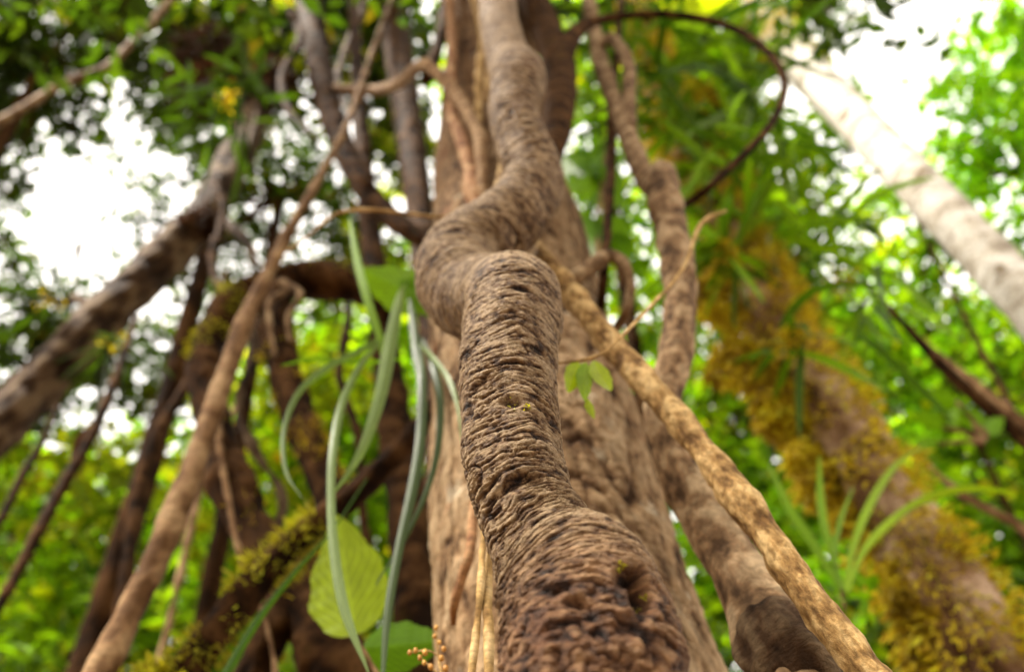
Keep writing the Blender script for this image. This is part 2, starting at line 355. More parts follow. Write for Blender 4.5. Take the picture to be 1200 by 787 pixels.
def crown_mesh(name, clumps, mat, parent=None, full=False, label=None):
    """clumps: (px,py,depth,rx_px,ry_px,coverage,leaf_px[,aspect])"""
    Vs, Ls, Ss, Rs = [], [], [], []; vo = lo = 0
    for cl in clumps:
        px, py, d, rx, ry, cov, lf = cl[:7]; asp = cl[7] if len(cl) > 7 else .45
        c = at_depth(px, py, d); k = d/FPX
        n = int(cov*CD.get(mat.name, 1.12)*math.pi*rx*ry/(.5*lf*lf*asp*.62)*.9)
        rad = np.array([rx*k, .5*(rx+ry)*k, ry*k*1.1])
        L0 = lf*k
        P, D, Nn, tr = clump_points(c, rad, n, L0, twig=L0*4.5)
        Ln = L0*rng.uniform(.6, 1.3, len(P)); Wd = Ln*asp*rng.uniform(.8, 1.2, len(P))
        V, lp, st, ow = leaf_cloud(P, D, Nn, Ln, Wd, full)
        rv = np.clip(.25+.5*tr+rng.normal(0, .18, len(P)), 0, 1)[ow]
        Vs.append(V); Ls.append(lp+vo); Ss.append(st+lo); Rs.append(rv); vo += len(V); lo += len(lp)
    return mesh_np(name, np.vstack(Vs), np.concatenate(Ls), np.concatenate(Ss), mat, parent, {'rnd': ('FLOAT', np.concatenate(Rs))}, smooth=False)

# ------------------------------------------------------------------ moss tufts on a tube
def moss(name, P, mat, parent, n, ln=.02, lo=0, hi=1, mask=.0, side=None, hang=.4, seed=0, width=.18, lump=.012):
    D = catmull(P, 24); C, R = D[:, :3], D[:, 3]
    T, N, B = frames(C); S = np.concatenate([[0], np.cumsum(np.linalg.norm(np.diff(C, axis=0), axis=1))])
    s = rng.uniform(lo, hi, n*3)*S[-1]; th = rng.uniform(0, 2*np.pi, n*3)
    ip = lambda A: np.stack([np.interp(s, S, A[:, k]) for k in range(3)], 1)
    out = ip(N)*np.cos(th)[:, None]+ip(B)*np.sin(th)[:, None]; out /= np.linalg.norm(out, axis=1)[:, None]
    r = np.interp(s, S, R); Q = ip(C)+out*r[:, None]
    nz = fbm(Q[:, 0]*12+seed, Q[:, 1]*12, Q[:, 2]*12, 31, 2)
    keep = nz > mask
    if side is not None: keep &= (out@np.array(side) > -.25+.35*perlin(Q[:, 0]*8, Q[:, 1]*8, Q[:, 2]*8+seed, 5))
    Q, out, nz = Q[keep][:n], out[keep][:n], nz[keep][:n]
    k = len(Q)
    Q = Q + out*(np.clip((nz-mask)*1.6, 0, 1)*lump*rng.uniform(0, 1, k))[:, None]
    d = out+rvec(k)*.7; d[:, 2] -= hang
    L0 = ln*rng.uniform(.4, 1.3, k)*(1+np.clip(nz, 0, 1))
    V, lp, st, ow = leaf_cloud(Q-out*.002, d, rvec(k), L0, L0*width, False)
    rv = np.clip(.5+.35*perlin(Q[:, 0]*30, Q[:, 1]*30, Q[:, 2]*30, 8)+rng.normal(0, .2, k), 0, 1)[ow]
    return mesh_np(name, V, lp, st, mat, parent, {'rnd': ('FLOAT', rv)}, smooth=False)

# ------------------------------------------------------------------ ribbons (strap leaves) and broad leaves
def ribbon(name, pts, mat, parent, rv=.5, fold=.25, n=60, twist=0.0):
    """pts (px,py,H,width px)"""
    D = catmull(path(pts), 16); C, R = D[:, :3], D[:, 3]*.68
    T = np.gradient(C, axis=0); T /= np.linalg.norm(T, axis=1)[:, None]
    view = C-CAM; view /= np.linalg.norm(view, axis=1)[:, None]
    S = np.cross(T, view+np.array([0, 0, .25])); S /= np.linalg.norm(S, axis=1)[:, None]
    if twist:
        a = np.linspace(0, twist, len(C))[:, None]; S = S*np.cos(a)+np.cross(T, S)*np.sin(a)
    NN = np.cross(S, T); k = 7; u = np.linspace(-1, 1, k)
    V = C[:, None]+S[:, None]*(u[None, :, None]*R[:, None, None])+NN[:, None]*((np.abs(u)-.5)[None, :, None]*R[:, None, None]*fold)
    m_ = len(C); i = np.arange(m_-1)[:, None]; j = np.arange(k-1)[None]
    q = np.stack([i*k+j, i*k+j+1, (i+1)*k+j+1, (i+1)*k+j], -1).reshape(-1)
    tcv = np.stack([np.broadcast_to(u, (m_, k)), np.repeat(np.linspace(0, 1, m_)[:, None], k, 1)*6, np.zeros((m_, k))], -1)
    return mesh_np(name, V.reshape(-1, 3), q, np.arange((m_-1)*(k-1))*4, mat, parent, {'rnd': ('FLOAT', np.full(m_*k, rv)), 'tc': ('FLOAT_VECTOR', tcv.reshape(-1, 3))})
def broad(name, base, tip, H, wpx, mat, parent=None, rv=.5, tooth=.0, tilt=.3, curl=.25, Htip=None, notch=0):
    """broad leaf from base px to tip px"""
    A = at(base[0], base[1], H); B = at(tip[0], tip[1], Htip or H)
    ax = B-A; Ln = np.linalg.norm(ax); ax /= Ln
    view = (A+B)/2-CAM; view /= np.linalg.norm(view)
    S = np.cross(ax, view); S /= np.linalg.norm(S)
    NN = np.cross(S, ax); S = S*math.cos(tilt)+NN*math.sin(tilt); NN = np.cross(S, ax)
    W = .5*wpx*depth_of((base[1]+tip[1])/2, H)/FPX
    m_, k = 41, 13; v = np.linspace(0, 1, m_); u = np.linspace(-1, 1, k)
    prof = (np.sin(np.pi*np.clip(v, 0, 1)**.8)**.75)*(1-.25*v)
    prof = prof*(1+tooth*(np.abs((v*16) % 1-.5)-.25)*2)
    V = A+ax*(v*Ln)[:, None]
    wob = 1+.05*np.sin(v*23+rv*9)
    V = V[:, None]+S*(u[None, :, None]*(prof*W*wob)[:, None, None])+NN*((.18*np.abs(u)[None]*(prof*W)[:, None]+.008*W*np.sin(v*55)[:, None]*np.abs(u)[None]-curl*Ln*.4*(v**2)[:, None]+curl*Ln*.1))[..., None]
    i = np.arange(m_-1)[:, None]; j = np.arange(k-1)[None]
    q = np.stack([i*k+j, i*k+j+1, (i+1)*k+j+1, (i+1)*k+j], -1).reshape(-1)
    tcv = np.stack([np.broadcast_to(u, (m_, k)), np.repeat(v[:, None], k, 1), np.full((m_, k), rv)], -1)
    return mesh_np(name, V.reshape(-1, 3), q, np.arange((m_-1)*(k-1))*4, mat, parent, {'rnd': ('FLOAT', np.full(m_*k, rv)), 'tc': ('FLOAT_VECTOR', tcv.reshape(-1, 3))})

# ================================================================== MAIN GNARLED VINE
main_px = [(693, 870, .29, 214), (694, 800, .29, 213), (690, 738, .293, 203), (670, 684, .297, 180), (642, 645, .30, 132), (619, 600, .30, 115), (605, 550, .30, 113), (598, 500, .30, 112),
           (596, 450, .30, 110), (597, 410, .30, 111), (601, 375, .302, 112), (601, 352, .309, 110), (590, 350, .34, 104), (556, 348, .372, 101), (536, 326, .386, 98), (543, 298, .392, 92),
           (574, 275, .392, 86), (604, 250, .388, 78), (625, 212, .377, 70), (614, 172, .362, 62), (603, 142, .352, 58), (604, 114, .345, 60), (607, 92, .340, 64), (598, 74, .35, 52), (588, 44, .355, 46), (582, 0, .355, 42),
           (578, -50, .36, 40), (575, -110, .38, 34)]
mp_ = path(main_px, pre=[(.02, .30, -.03, .036), (.045, .275, .35, .033), (.06, .27, .75, .034)], post=[(-.01, .45, 2.9, .018), (.02, .52, 5.0, .014)])
info = {}
pits = [  # px,py, half width px, half height px, depth m, lip
    (597, 470, 13, 4.5, .0028, .6), (612, 562, 25, 5, .0040, .8), (577, 568, 12, 3.5, .002, .5), (600, 425, 17, 2.2, .0022, .4), (570, 447, 15, 2.4, .0022, .4), (547, 482, 8, 3.5, .0025, .5),
    (600, 366, 9, 2.5, .0022, .4), (612, 336, 15, 2.2, .0024, .4), (535, 263, 9, 2.2, .0022, .3), (636, 412, 12, 2.5, .0025, .5), (556, 600, 10, 5, .0022, .3),
    (750, 690, 15, 13, .0120, .35), (733, 674, 14, 7, .0055, .2), (672, 706, 13, 5, .0030, .4), (618, 742, 12, 5, .0035, .3), (655, 690, 22, 3.5, .0018, .5)]
def main_disp(X, Y, Z, base, out, rad, th):
    u, v, d = pix(base)
    view = base-CAM; view = view/np.linalg.norm(view, axis=-1)[..., None]
    facing = -(view*out).sum(-1)
    lump = 1/(1+np.exp(-((v-672)/11)))*(base[..., 2] < 1.35)
    lump = np.where(base[..., 2] < 1.1, 1, lump)
    Zw = Z + .0050*perlin(X*38, Y*38, Z*22, 1) + .0014*perlin(X*110, Y*110, Z*80, 2) + .0004*perlin(X*330, Y*330, Z*200, 3)
    str_ = .5+.8*np.clip(.5+perlin(X*34, Y*34, Z*40, 6), 0, 1)
    w1 = np.abs(perlin(X*22, Y*22, Zw*230, 11)); w2 = np.abs(perlin(X*46, Y*46, Zw*540, 12)); w3 = np.abs(perlin(X*90, Y*90, Zw*1050, 13))
    big = fbm(X*34, Y*34, Z*30, 20, 2)
    fold = np.abs(perlin(X*22+3, Y*22, Zw*75, 14)); fm = np.clip(.4+1.6*perlin(X*26, Y*26, Z*30, 44), 0, 1)
    nod = perlin(X*230, Y*230, Z*330, 15); fine = perlin(X*520, Y*520, Z*640, 16)
    cw1 = 1-np.exp(-w1*12); cw2 = 1-np.exp(-w2*10); cw3 = 1-np.exp(-w3*8); cf = 1-np.exp(-fold*30)
    a_w = str_*(.00165*(cw1-.65)+.00135*(cw2-.6)+.00065*(cw3-.6)+.0026*(cf-.9)*fm)+.00034*nod+.00026*fine+.0014*big
    p1 = np.abs(perlin(X*80, Y*80, Zw*120, 17)); p2 = np.abs(perlin(X*170, Y*170, Z*230, 18)); p3 = perlin(X*110, Y*110, Z*150, 19)
    pm = np.clip(perlin(X*70+5, Y*70, Z*110, 45)-.12, 0, 1)
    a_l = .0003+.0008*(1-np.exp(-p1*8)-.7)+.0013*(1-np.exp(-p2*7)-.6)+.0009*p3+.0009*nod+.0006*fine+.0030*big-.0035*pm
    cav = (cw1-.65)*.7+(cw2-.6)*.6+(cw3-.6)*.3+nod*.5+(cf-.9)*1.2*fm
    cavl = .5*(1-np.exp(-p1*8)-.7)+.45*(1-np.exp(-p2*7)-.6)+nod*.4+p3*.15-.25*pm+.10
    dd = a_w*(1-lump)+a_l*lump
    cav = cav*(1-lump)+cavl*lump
    for k, (pu, pv, hw, hh, dp, lip) in enumerate(pits):
        e = (u-pu)**2+(v-pv)**2+np.where(facing > 0, 0, 1e7)+(d*80)**2
        ii = np.unravel_index(np.argmin(e), e.shape)
        s0 = Z[ii]; t0 = th[ii[1]]; R0 = rad[ii]; kk = d[ii]/FPX
        dt = (th[None, :]-t0+np.pi) % (2*np.pi)-np.pi
        a = dt*R0/(hw*kk); b = (Z-s0)/(hh*kk/max(.35, abs(facing[ii])*.8))
        b = b+.35*perlin(X*90, Y*90, Z*40, 40+k)+.25*a*a
        q2 = a*a+b*b
        sh = np.exp(-q2**1.6*1.1)
        dd = dd-dp*(.72 if dp < .005 else 1)*sh + lip*.0016*np.exp(-((b-1.5)/.7)**2-(a*.8)**2)
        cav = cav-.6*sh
    return dd, np.clip(cav, -1.5, 1)
vine = empty('gnarled_vine', (.02, .30, 0), 'thick knotted brown vine with wrinkled bark and a double twist before the big trunk', 'vine')
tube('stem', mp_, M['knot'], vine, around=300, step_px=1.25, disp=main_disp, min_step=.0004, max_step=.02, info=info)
# specks of green moss in the hollow of the lump
def specks(spots, parent, mat, H, n=18, sz=.0016, name='moss'):
    Vs = []
    for (px, py, rp) in spots:
        V_ = info['V'].reshape(-1, 3); u, v, d = pix(V_)
        oo = info['out'].reshape(-1, 3); f = -((V_-CAM)*oo).sum(1) > 0
        idx = np.where((np.hypot(u-px, v-py) < rp) & f & (d < .6))[0]
        if len(idx):
            Vs.append(V_[rng.choice(idx, n)])
    P = np.vstack(Vs); k = len(P); L0 = sz*rng.uniform(.5, 1.4, k)
    V, lp, st, ow = leaf_cloud(P, rvec(k)-(P-CAM)*2, rvec(k), L0, L0*.7)
    return mesh_np(name, V, lp, st, mat, parent, {'rnd': ('FLOAT', rng.random(k)[ow])}, smooth=False)
specks([(727, 664, 6), (754, 700, 4), (747, 713, 4), (600, 473, 7), (618, 478, 4)], vine, M['mossy'], .3)

# ================================================================== BIG TRUNK
def trunk_disp(X, Y, Z, base, out, rad, th):
    Xw = X+.012*perlin(X*10, Y*10, Z*6, 2); Yw = Y+.012*perlin(X*10, Y*10, Z*6, 3)
    c1 = 1-np.exp(-np.abs(perlin(Xw*26, Yw*26, Z*7, 1))*13)
    c2 = 1-np.exp(-np.abs(perlin(Xw*15, Yw*15, Z*34, 5))*12)
    c3 = 1-np.exp(-np.abs(perlin(Xw*70, Yw*70, Z*60, 7))*7)
    c4 = 1-np.exp(-np.abs(perlin(X*55, Y*55, Z*16, 17))*10)
    a = .0042*(c1-.75)+.0012*(c2-.75)+.0014*(c3-.6)+.0024*(c4-.7)+.0016*fbm(X*60, Y*60, Z*50, 8, 3)+.006*perlin(X*6, Y*6, Z*4, 9)
    return a, np.clip((c1-.75)*1.2+(c2-.75)*.6+(c3-.6)*.4+(c4-.7)*.8, -1.2, .6)
tr_px = [(700, 900, .65), (673, 787, .65), (643, 600, .65), (628, 500, .65), (611, 400, .65), (599, 300, .65), (583, 200, .66), (578, 100, .66), (575, 0, .67), (575, -80, .68)]
TP = [[*at(a, b, c), .121] for a, b, c in tr_px]
x0, y0, z0, _ = TP[0]
TP = np.array([[x0+.03, .65, -.05, .19], [x0+.02, .65, .25, .14], *TP, [-.16, .75, 8.0, .105], [-.22, .8, 12.0, .08]])
big = empty('forest_tree', (x0, .65, 0), 'tall straight tree with pale brown plated bark directly behind the knotted vine', 'tree')
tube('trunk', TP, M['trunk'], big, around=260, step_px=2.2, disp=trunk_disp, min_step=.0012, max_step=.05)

# ================================================================== generic vines
def vine_thing(name, cat, label, parts, group=None):
    """parts: list of dict(name, px, mat, kw, ground, pre, post, moss)"""
    single = len(parts) == 1 and not parts[0].get('moss')
    p0 = parts[0]
    P0 = None; objs = []
    root = None
    for k, p in enumerate(parts):
        pre = list(p.get('pre', []))
        if p.get('ground'): pre = to_ground(p['px'], spread=p.get('spread', 0))
        P = path(p['px'], pre=pre, post=p.get('post', []))
        if p.get('up'):    # carry on upward out of view
            a, b = P[-2], P[-1]; d = (b-a)[:3]; d /= np.linalg.norm(d)
            P = np.vstack([P, [*(b[:3]+d*p['up']*.5), b[3]*.9], [*(b[:3]+d*p['up']), b[3]*.7]])
        kw = dict(around=28, step_px=3, disp=rough(.0015)); kw.update(p.get('kw', {}))
        if root is None and not single:
            root = empty(name, (P[0][0], P[0][1], max(0, P[0][2])), label, cat, group)
        o = tube(p.get('name', 'stem') if not single else name, P, M[p['mat']], None if single else root, seed=p.get('seed', k+1), **kw)
        for ms in p.get('moss', []):
            ms = dict(ms); moss('moss', P, M[ms.pop('mat', 'moss')], root, **ms)
        if single: tag(o, label, cat, group); root = o
    return root

vine_thing('woody_vine', 'vine', 'tan rough vine slanting from the bottom right across the front of the big trunk', [
    dict(px=[(1095, 890, .36, 45.47), (1018, 787, .38, 42.84), (950, 700, .39, 40.22), (880, 603, .40, 38.47), (810, 508, .41, 34.97), (757, 448, .415, 32.36), (712, 397, .42, 30.61), (664, 338, .43, 27.98), (628, 295, .44, 24.48), (600, 262, .45, 21.86),
             (585, 235, .46, 17.49), (590, 200, .47, 13.99), (598, 150, .5, 10.49)],
         mat='tan', ground=True, kw=dict(around=110, step_px=1.6, min_step=.0006, disp=rough(.0019, 62, 0, 0, .0022, 20)))])
vine_thing('woody_vine', 'vine', 'thick grey brown vine with dark knot, winding between big trunk and mossy trunk', [
    dict(px=[(1005, 900, .44, 84), (955, 822, .45, 94), (917, 762, .46, 102), (897, 722, .47, 84), (877, 688, .475, 70), (850, 642, .49, 63), (816, 587, .5, 56), (791, 545, .5, 48), (777, 500, .5, 43), (780, 458, .5, 40), (791, 412, .5, 39),
             (796, 360, .5, 38), (794, 310, .5, 38), (786, 265, .5, 38), (778, 230, .5, 39), (776, 207, .505, 35), (774, 196, .51, 18)],
         mat='greyvine', ground=True, kw=dict(around=100, step_px=2, disp=rough(.0026, 46, 0, 0, .003, 14)),
         moss=[dict(n=500, ln=.004, lo=.42, hi=.47, mask=.15, seed=3, mat='mossy', hang=0)]),
    dict(name='knot', px=[(962, 822, .445, 60), (938, 786, .45, 100), (914, 752, .455, 104), (898, 728, .465, 74), (888, 712, .47, 40)], mat='rough', seed=4, kw=dict(around=80, step_px=2, disp=rough(.0040, 60, 0, 0, .004, 26))),
    dict(name='branch', px=[(780, 236, .51, 22), (760, 214, .52, 26), (745, 182, .53, 24), (728, 140, .54, 22), (712, 98, .55, 20), (700, 55, .56, 18), (690, 0, .58, 17), (680, -80, .6, 16)], mat='greyvine', up=1.5, kw=dict(disp=rough(.0015, 40, .0008, 120))),
    dict(name='branch', px=[(738, 150, .53, 17), (737, 115, .525, 17), (737, 80, .52, 16), (728, 58, .52, 15), (712, 46, .525, 14), (700, 58, .54, 12), (698, 80, .55, 9)], mat='greyvine', kw=dict(disp=rough(.001, 40, .0006, 120)))])
vine_thing('jointed_vine', 'vine', 'light tan jointed stem bent over at the upper left of the big trunk', [
    dict(px=[(572, 262, .5, 9.6), (566, 225, .49, 14.4), (564, 180, .48, 15.2), (563, 163, .48, 18.4), (549, 133, .48, 15.2), (534, 110, .49, 16.8), (518, 92, .49, 14.4), (500, 76, .5, 13.6), (486, 82, .56, 13.6), (468, 98, .7, 13.6), (430, 107, .85, 12.8), (385, 104, .89, 11.2)], mat='slim', kw=dict(around=48, step_px=2, disp=rough(.0014, 50, .0004, 120, .001, 25)))])
vine_thing('woody_vine', 'vine', 'dark vine beside the top of the knotted vine, ending in a wide thin black loop', [
    dict(px=[(600, 262, .46, 18), (622, 225, .46, 26), (641, 188, .46, 32), (651, 152, .455, 36), (657, 112, .46, 38), (655, 75, .47, 38), (640, 35, .5, 36), (625, -5, .54, 34), (618, -60, .58, 32)], mat='dark', up=2.0,
         kw=dict(around=64, step_px=2, disp=rough(.0022, 40, .0010, 110))),
    dict(name='tendril', px=[(655, 100, .46, 30), (660, 68, .455, 27), (672, 42, .45, 20), (692, 27, .45, 13), (730, 19, .45, 9.5), (780, 17, .45, 9), (830, 24, .45, 9), (872, 40, .455, 9), (904, 66, .46, 9), (919, 95, .465, 9), (912, 130, .47, 9),
             (888, 165, .48, 9), (855, 197, .5, 9), (825, 225, .52, 9), (800, 242, .56, 8), (770, 262, .65, 7)], mat='dark', kw=dict(around=24, step_px=2.5, disp=rough(.0006, 60)))])
vine_thing('hanging_liana', 'root', 'thin straight dark root hanging right of the big trunk top', [
    dict(px=[(690, 440, .8, 9), (702, 385, .62, 10), (707, 330, .55, 11), (712, 265, .55, 11), (716, 195, .55, 12), (717, 130, .55, 11), (722, 70, .55, 9), (730, -20, .56, 8), (740, -90, .6, 8)], mat='dark', up=2, kw=dict(around=20, disp=rough(.0008, 50)))])
vine_thing('crooked_branch', 'branch', 'short crooked grey branch bending down at the right edge of the big trunk', [  # a short bent branch, not a climbing stem
    dict(px=[(640, 345, .56, 20), (668, 330, .53, 20), (694, 313, .53, 20), (714, 300, .53, 18), (730, 307, .53, 14), (738, 330, .54, 12), (736, 360, .55, 12), (722, 385, .58, 11), (712, 410, .64, 10)], mat='greyvine', kw=dict(around=40, disp=rough(.0014, 50)))])
vine_thing('climbing_vine', 'vine', 'pinkish knobbed stem pressed against the upper left of the big trunk', [
    dict(px=[(575, 300, .52, 14), (562, 245, .5, 22), (556, 226, .5, 27), (552, 200, .5, 18), (542, 165, .5, 17), (532, 140, .51, 15), (529, 100, .53, 14), (530, 50, .54, 13), (527, -10, .55, 13), (526, -80, .56, 12)], mat='pink', up=1.5, kw=dict(around=36, disp=rough(.0014, 45)))])
vine_thing('climbing_vine', 'vine', 'thin pale stem forking along the top of the big trunk left of the knotted vine', [
    dict(px=[(565, 200, .5, 6), (560, 120, .5, 9), (562, 80, .5, 10), (566, 45, .5, 10), (556, 0, .51, 9), (550, -70, .52, 9)], mat='pale', up=1, kw=dict(around=24, disp=rough(.001, 45))),
    dict(name='branch', px=[(566, 50, .5, 8), (578, 66, .49, 8), (571, 90, .49, 7), (570, 120, .5, 5)], mat='pale', kw=dict(around=20, disp=rough(.0008, 45)))])
vine_thing('slender_tree', 'tree', 'slender straight pale brown stem leaning right, left of the dark forked trunks', [
    dict(name='trunk', px=[(75, 875, .82, 38.64), (118, 787, .82, 35.28), (166, 690, .82, 31.92), (212, 585, .82, 28.56), (250, 482, .82, 25.2), (284, 385, .82, 21), (325, 298, .82, 15.12), (370, 215, .82, 10.08), (405, 150, .82, 7.56), (430, 80, .82, 6.72)], mat='slim', ground=True, up=1, kw=dict(around=56, step_px=2.5, disp=rough(.002, 30, 0, 0, .002, 9)))])
vine_thing('leaning_tree', 'tree', 'thick rough brown trunk leaning right across the left sky gap', [
    dict(name='trunk', px=[(-150, 650, 1.8, 77.28), (-60, 560, 1.8, 63.84), (5, 495, 1.8, 55.44), (65, 432, 1.8, 52.08), (125, 368, 1.8, 52.08), (182, 312, 1.8, 48.72), (232, 262, 1.8, 45.36), (266, 205, 1.8, 38.64), (292, 150, 1.8, 35.28), (314, 92, 1.8, 33.6), (332, 30, 1.8, 30.24), (345, -60, 1.8, 26.88)], mat='rough', ground=True, up=2,
         kw=dict(around=72, step_px=3, disp=rough(.010, 14, 0, 0, .012, 6)), moss=[dict(n=900, ln=.03, lo=.45, hi=.9, mask=.25, seed=5, mat='moss')]),
    dict(name='branch', px=[(228, 262, 1.8, 22), (262, 262, 1.75, 16), (290, 285, 1.7, 12), (300, 310, 1.65, 8)], mat='rough', kw=dict(disp=rough(.005, 14))),
    dict(name='branch', px=[(120, 372, 1.8, 18), (90, 350, 1.85, 12), (70, 352, 1.9, 9), (45, 348, 1.9, 7)], mat='rough', kw=dict(disp=rough(.004, 14)))])
vine_thing('forked_tree', 'tree', 'dark brown curved trunk arching over at lower left centre with moss on top', [
    dict(name='trunk', px=[(455, 880, 1.0, 85.28), (398, 782, 1.0, 70.52), (350, 700, 1.0, 59.04), (306, 632, 1.0, 50.84), (272, 565, 1.0, 45.92), (252, 500, 1.0, 42.64), (243, 440, 1.0, 41), (248, 395, 1.0, 37.72), (270, 355, 1.0, 34.44), (310, 335, 1.02, 37.72), (360, 328, 1.04, 44.28), (410, 332, 1.05, 45.92), (455, 345, 1.04, 37.72), (500, 352, 1.0, 32.8)], mat='dark', ground=True,
         kw=dict(around=64, step_px=3, disp=rough(.006, 22, 0, 0, .008, 9)), moss=[dict(n=1300, ln=.010, lo=.75, hi=1, mask=.15, seed=2, mat='mossy', side=(0, 0, 1)), dict(n=200, ln=.008, lo=.3, hi=.7, mask=.3, seed=12, mat='moss')]),
    dict(name='limb', px=[(255, 880, 1.0, 44), (290, 800, 1.0, 42), (330, 715, 1.0, 42), (362, 650, 1.0, 42), (388, 600, 1.0, 44), (380, 560, 1.0, 42), (360, 512, 1.0, 40), (340, 460, 1.0, 38), (328, 410, 1.0, 36), (326, 360, 1.0, 34), (330, 335, 1.01, 26)], mat='dark', ground=True,
         kw=dict(around=48, disp=rough(.005, 24, 0, 0, .004, 12)), moss=[dict(n=800, ln=.010, lo=.62, hi=.9, mask=.1, seed=8, mat='moss')]),
    dict(name='root', px=[(345, 338, .97, 9), (318, 352, .95, 8), (316, 385, .95, 7), (322, 420, .96, 6)], mat='greyvine'),
    dict(name='root', px=[(330, 330, .97, 9), (352, 345, .95, 8), (338, 372, .95, 7), (340, 400, .96, 6)], mat='greyvine')])
vine_thing('mossy_branch', 'branch', 'dark branch furred with yellow moss rising from the bottom left to behind the knotted vine', [
    dict(px=[(150, 880, .88, 54), (215, 790, .88, 48), (265, 725, .88, 42), (315, 665, .88, 36), (365, 620, .88, 32), (420, 575, .87, 28), (468, 527, .86, 27), (508, 482, .85, 25), (548, 435, .83, 24), (590, 390, .82, 20)], mat='dark', ground=True,
         kw=dict(around=48, disp=rough(.004, 26)), moss=[dict(n=22000, ln=.013, width=.3, lo=.25, hi=.68, mask=-.3, lump=.02, seed=1, mat='mossy', hang=-.1), dict(n=900, ln=.012, lo=.68, hi=.8, mask=.0, seed=4, mat='mossy')])])
vine_thing('narrow_tree', 'tree', 'brown narrow trunk standing just left of the big trunk, behind the strap leaves', [
    dict(name='trunk', px=[(520, 900, 1.1, 76), (500, 790, 1.1, 66), (488, 680, 1.1, 56), (474, 570, 1.1, 46), (460, 470, 1.1, 38), (446, 370, 1.1, 30), (434, 270, 1.1, 24), (425, 180, 1.1, 20), (420, 100, 1.1, 16)], mat='dark', ground=True, up=2, kw=dict(around=40, disp=rough(.005, 24)))])
vine_thing('twisting_vine', 'vine', 'dark vine at upper left swinging down to the right toward the big trunk', [
    dict(px=[(540, 330, .9, 18.04), (512, 292, .9, 21.32), (478, 270, .9, 23.78), (445, 243, .9, 25.42), (418, 205, .9, 27.06), (396, 155, .9, 27.88), (380, 105, .9, 28.7), (370, 50, .9, 29.52), (360, -10, .9, 29.52), (352, -90, .9, 27.88)], mat='dark', up=2, kw=dict(around=44, disp=rough(.004, 26, 0, 0, .005, 12))),
    dict(name='branch', px=[(500, 92, .9, 16), (512, 60, .9, 15), (520, 20, .9, 14), (520, -60, .9, 12)], mat='dark', kw=dict(around=32, disp=rough(.002, 30)), up=1)])
vine_thing('narrow_tree', 'tree', 'dark shadowed trunk at top centre left, behind the pale forked branch', [
    dict(name='trunk', px=[(520, 560, 1.5, 45), (510, 400, 1.5, 37.5), (498, 300, 1.5, 33), (486, 200, 1.5, 33), (474, 110, 1.5, 33), (462, 30, 1.5, 33), (452, -60, 1.5, 31.5)], mat='dark', ground=True, up=2, kw=dict(around=40, disp=rough(.006, 20)))])
vine_thing('bare_branch', 'branch', 'thin tan branch crossing the dark leaves in the top left corner', [
    dict(px=[(-90, 200, 1.45, 11.25), (-30, 160, 1.45, 11.25), (30, 126, 1.45, 10.5), (80, 96, 1.45, 10.5), (120, 82, 1.45, 9.75), (150, 55, 1.45, 9), (182, 22, 1.45, 9), (215, -20, 1.45, 8.25), (240, -80, 1.45, 7.5)], mat='slim', up=.5, kw=dict(disp=rough(.004, 20)))])
RG = 'thin roots and stems hanging at the lower left'
for k, (lab, pts, mt) in enumerate([
    ('thin bare brown stem running up from the left edge near the bottom', [(-50, 790, 1.6, 12), (10, 690, 1.6, 13), (62, 590, 1.6, 14), (112, 500, 1.6, 13), (140, 430, 1.6, 9), (160, 370, 1.6, 6)], 'dark'),
    ('brown stem behind and left of the slender pale stem', [(125, 790, 1.5, 14), (145, 690, 1.5, 16), (160, 590, 1.5, 17), (182, 515, 1.5, 16), (222, 445, 1.5, 12), (250, 380, 1.5, 8), (265, 320, 1.5, 6)], 'dark'),
    ('short dark stem at the left edge below the leaning trunk', [(-60, 720, 2.0, 9), (0, 610, 2.0, 10), (25, 560, 2.0, 10), (48, 520, 2.0, 8), (70, 470, 2.0, 5)], 'dark'),
    ('dull green stem hanging between the slender stem and the dark curved trunk', [(310, 720, .95, 6), (290, 680, .95, 7), (272, 610, .95, 7), (262, 550, .95, 8), (256, 500, .96, 8), (270, 440, 1.1, 7)], 'slim'),
    ('thin twig behind the slender stem in the yellow leaves', [(190, 760, 1.7, 7), (214, 660, 1.7, 8), (235, 570, 1.7, 9), (265, 500, 1.7, 6), (300, 420, 1.7, 4)], 'slim')]):
    vine_thing('thin_stem', 'plant_stem', lab, [dict(px=pts, mat=mt, ground=True, seed=k, kw=dict(around=20, disp=rough(.003, 20)))], group=RG)  # loose roots and stems, not creeping plants
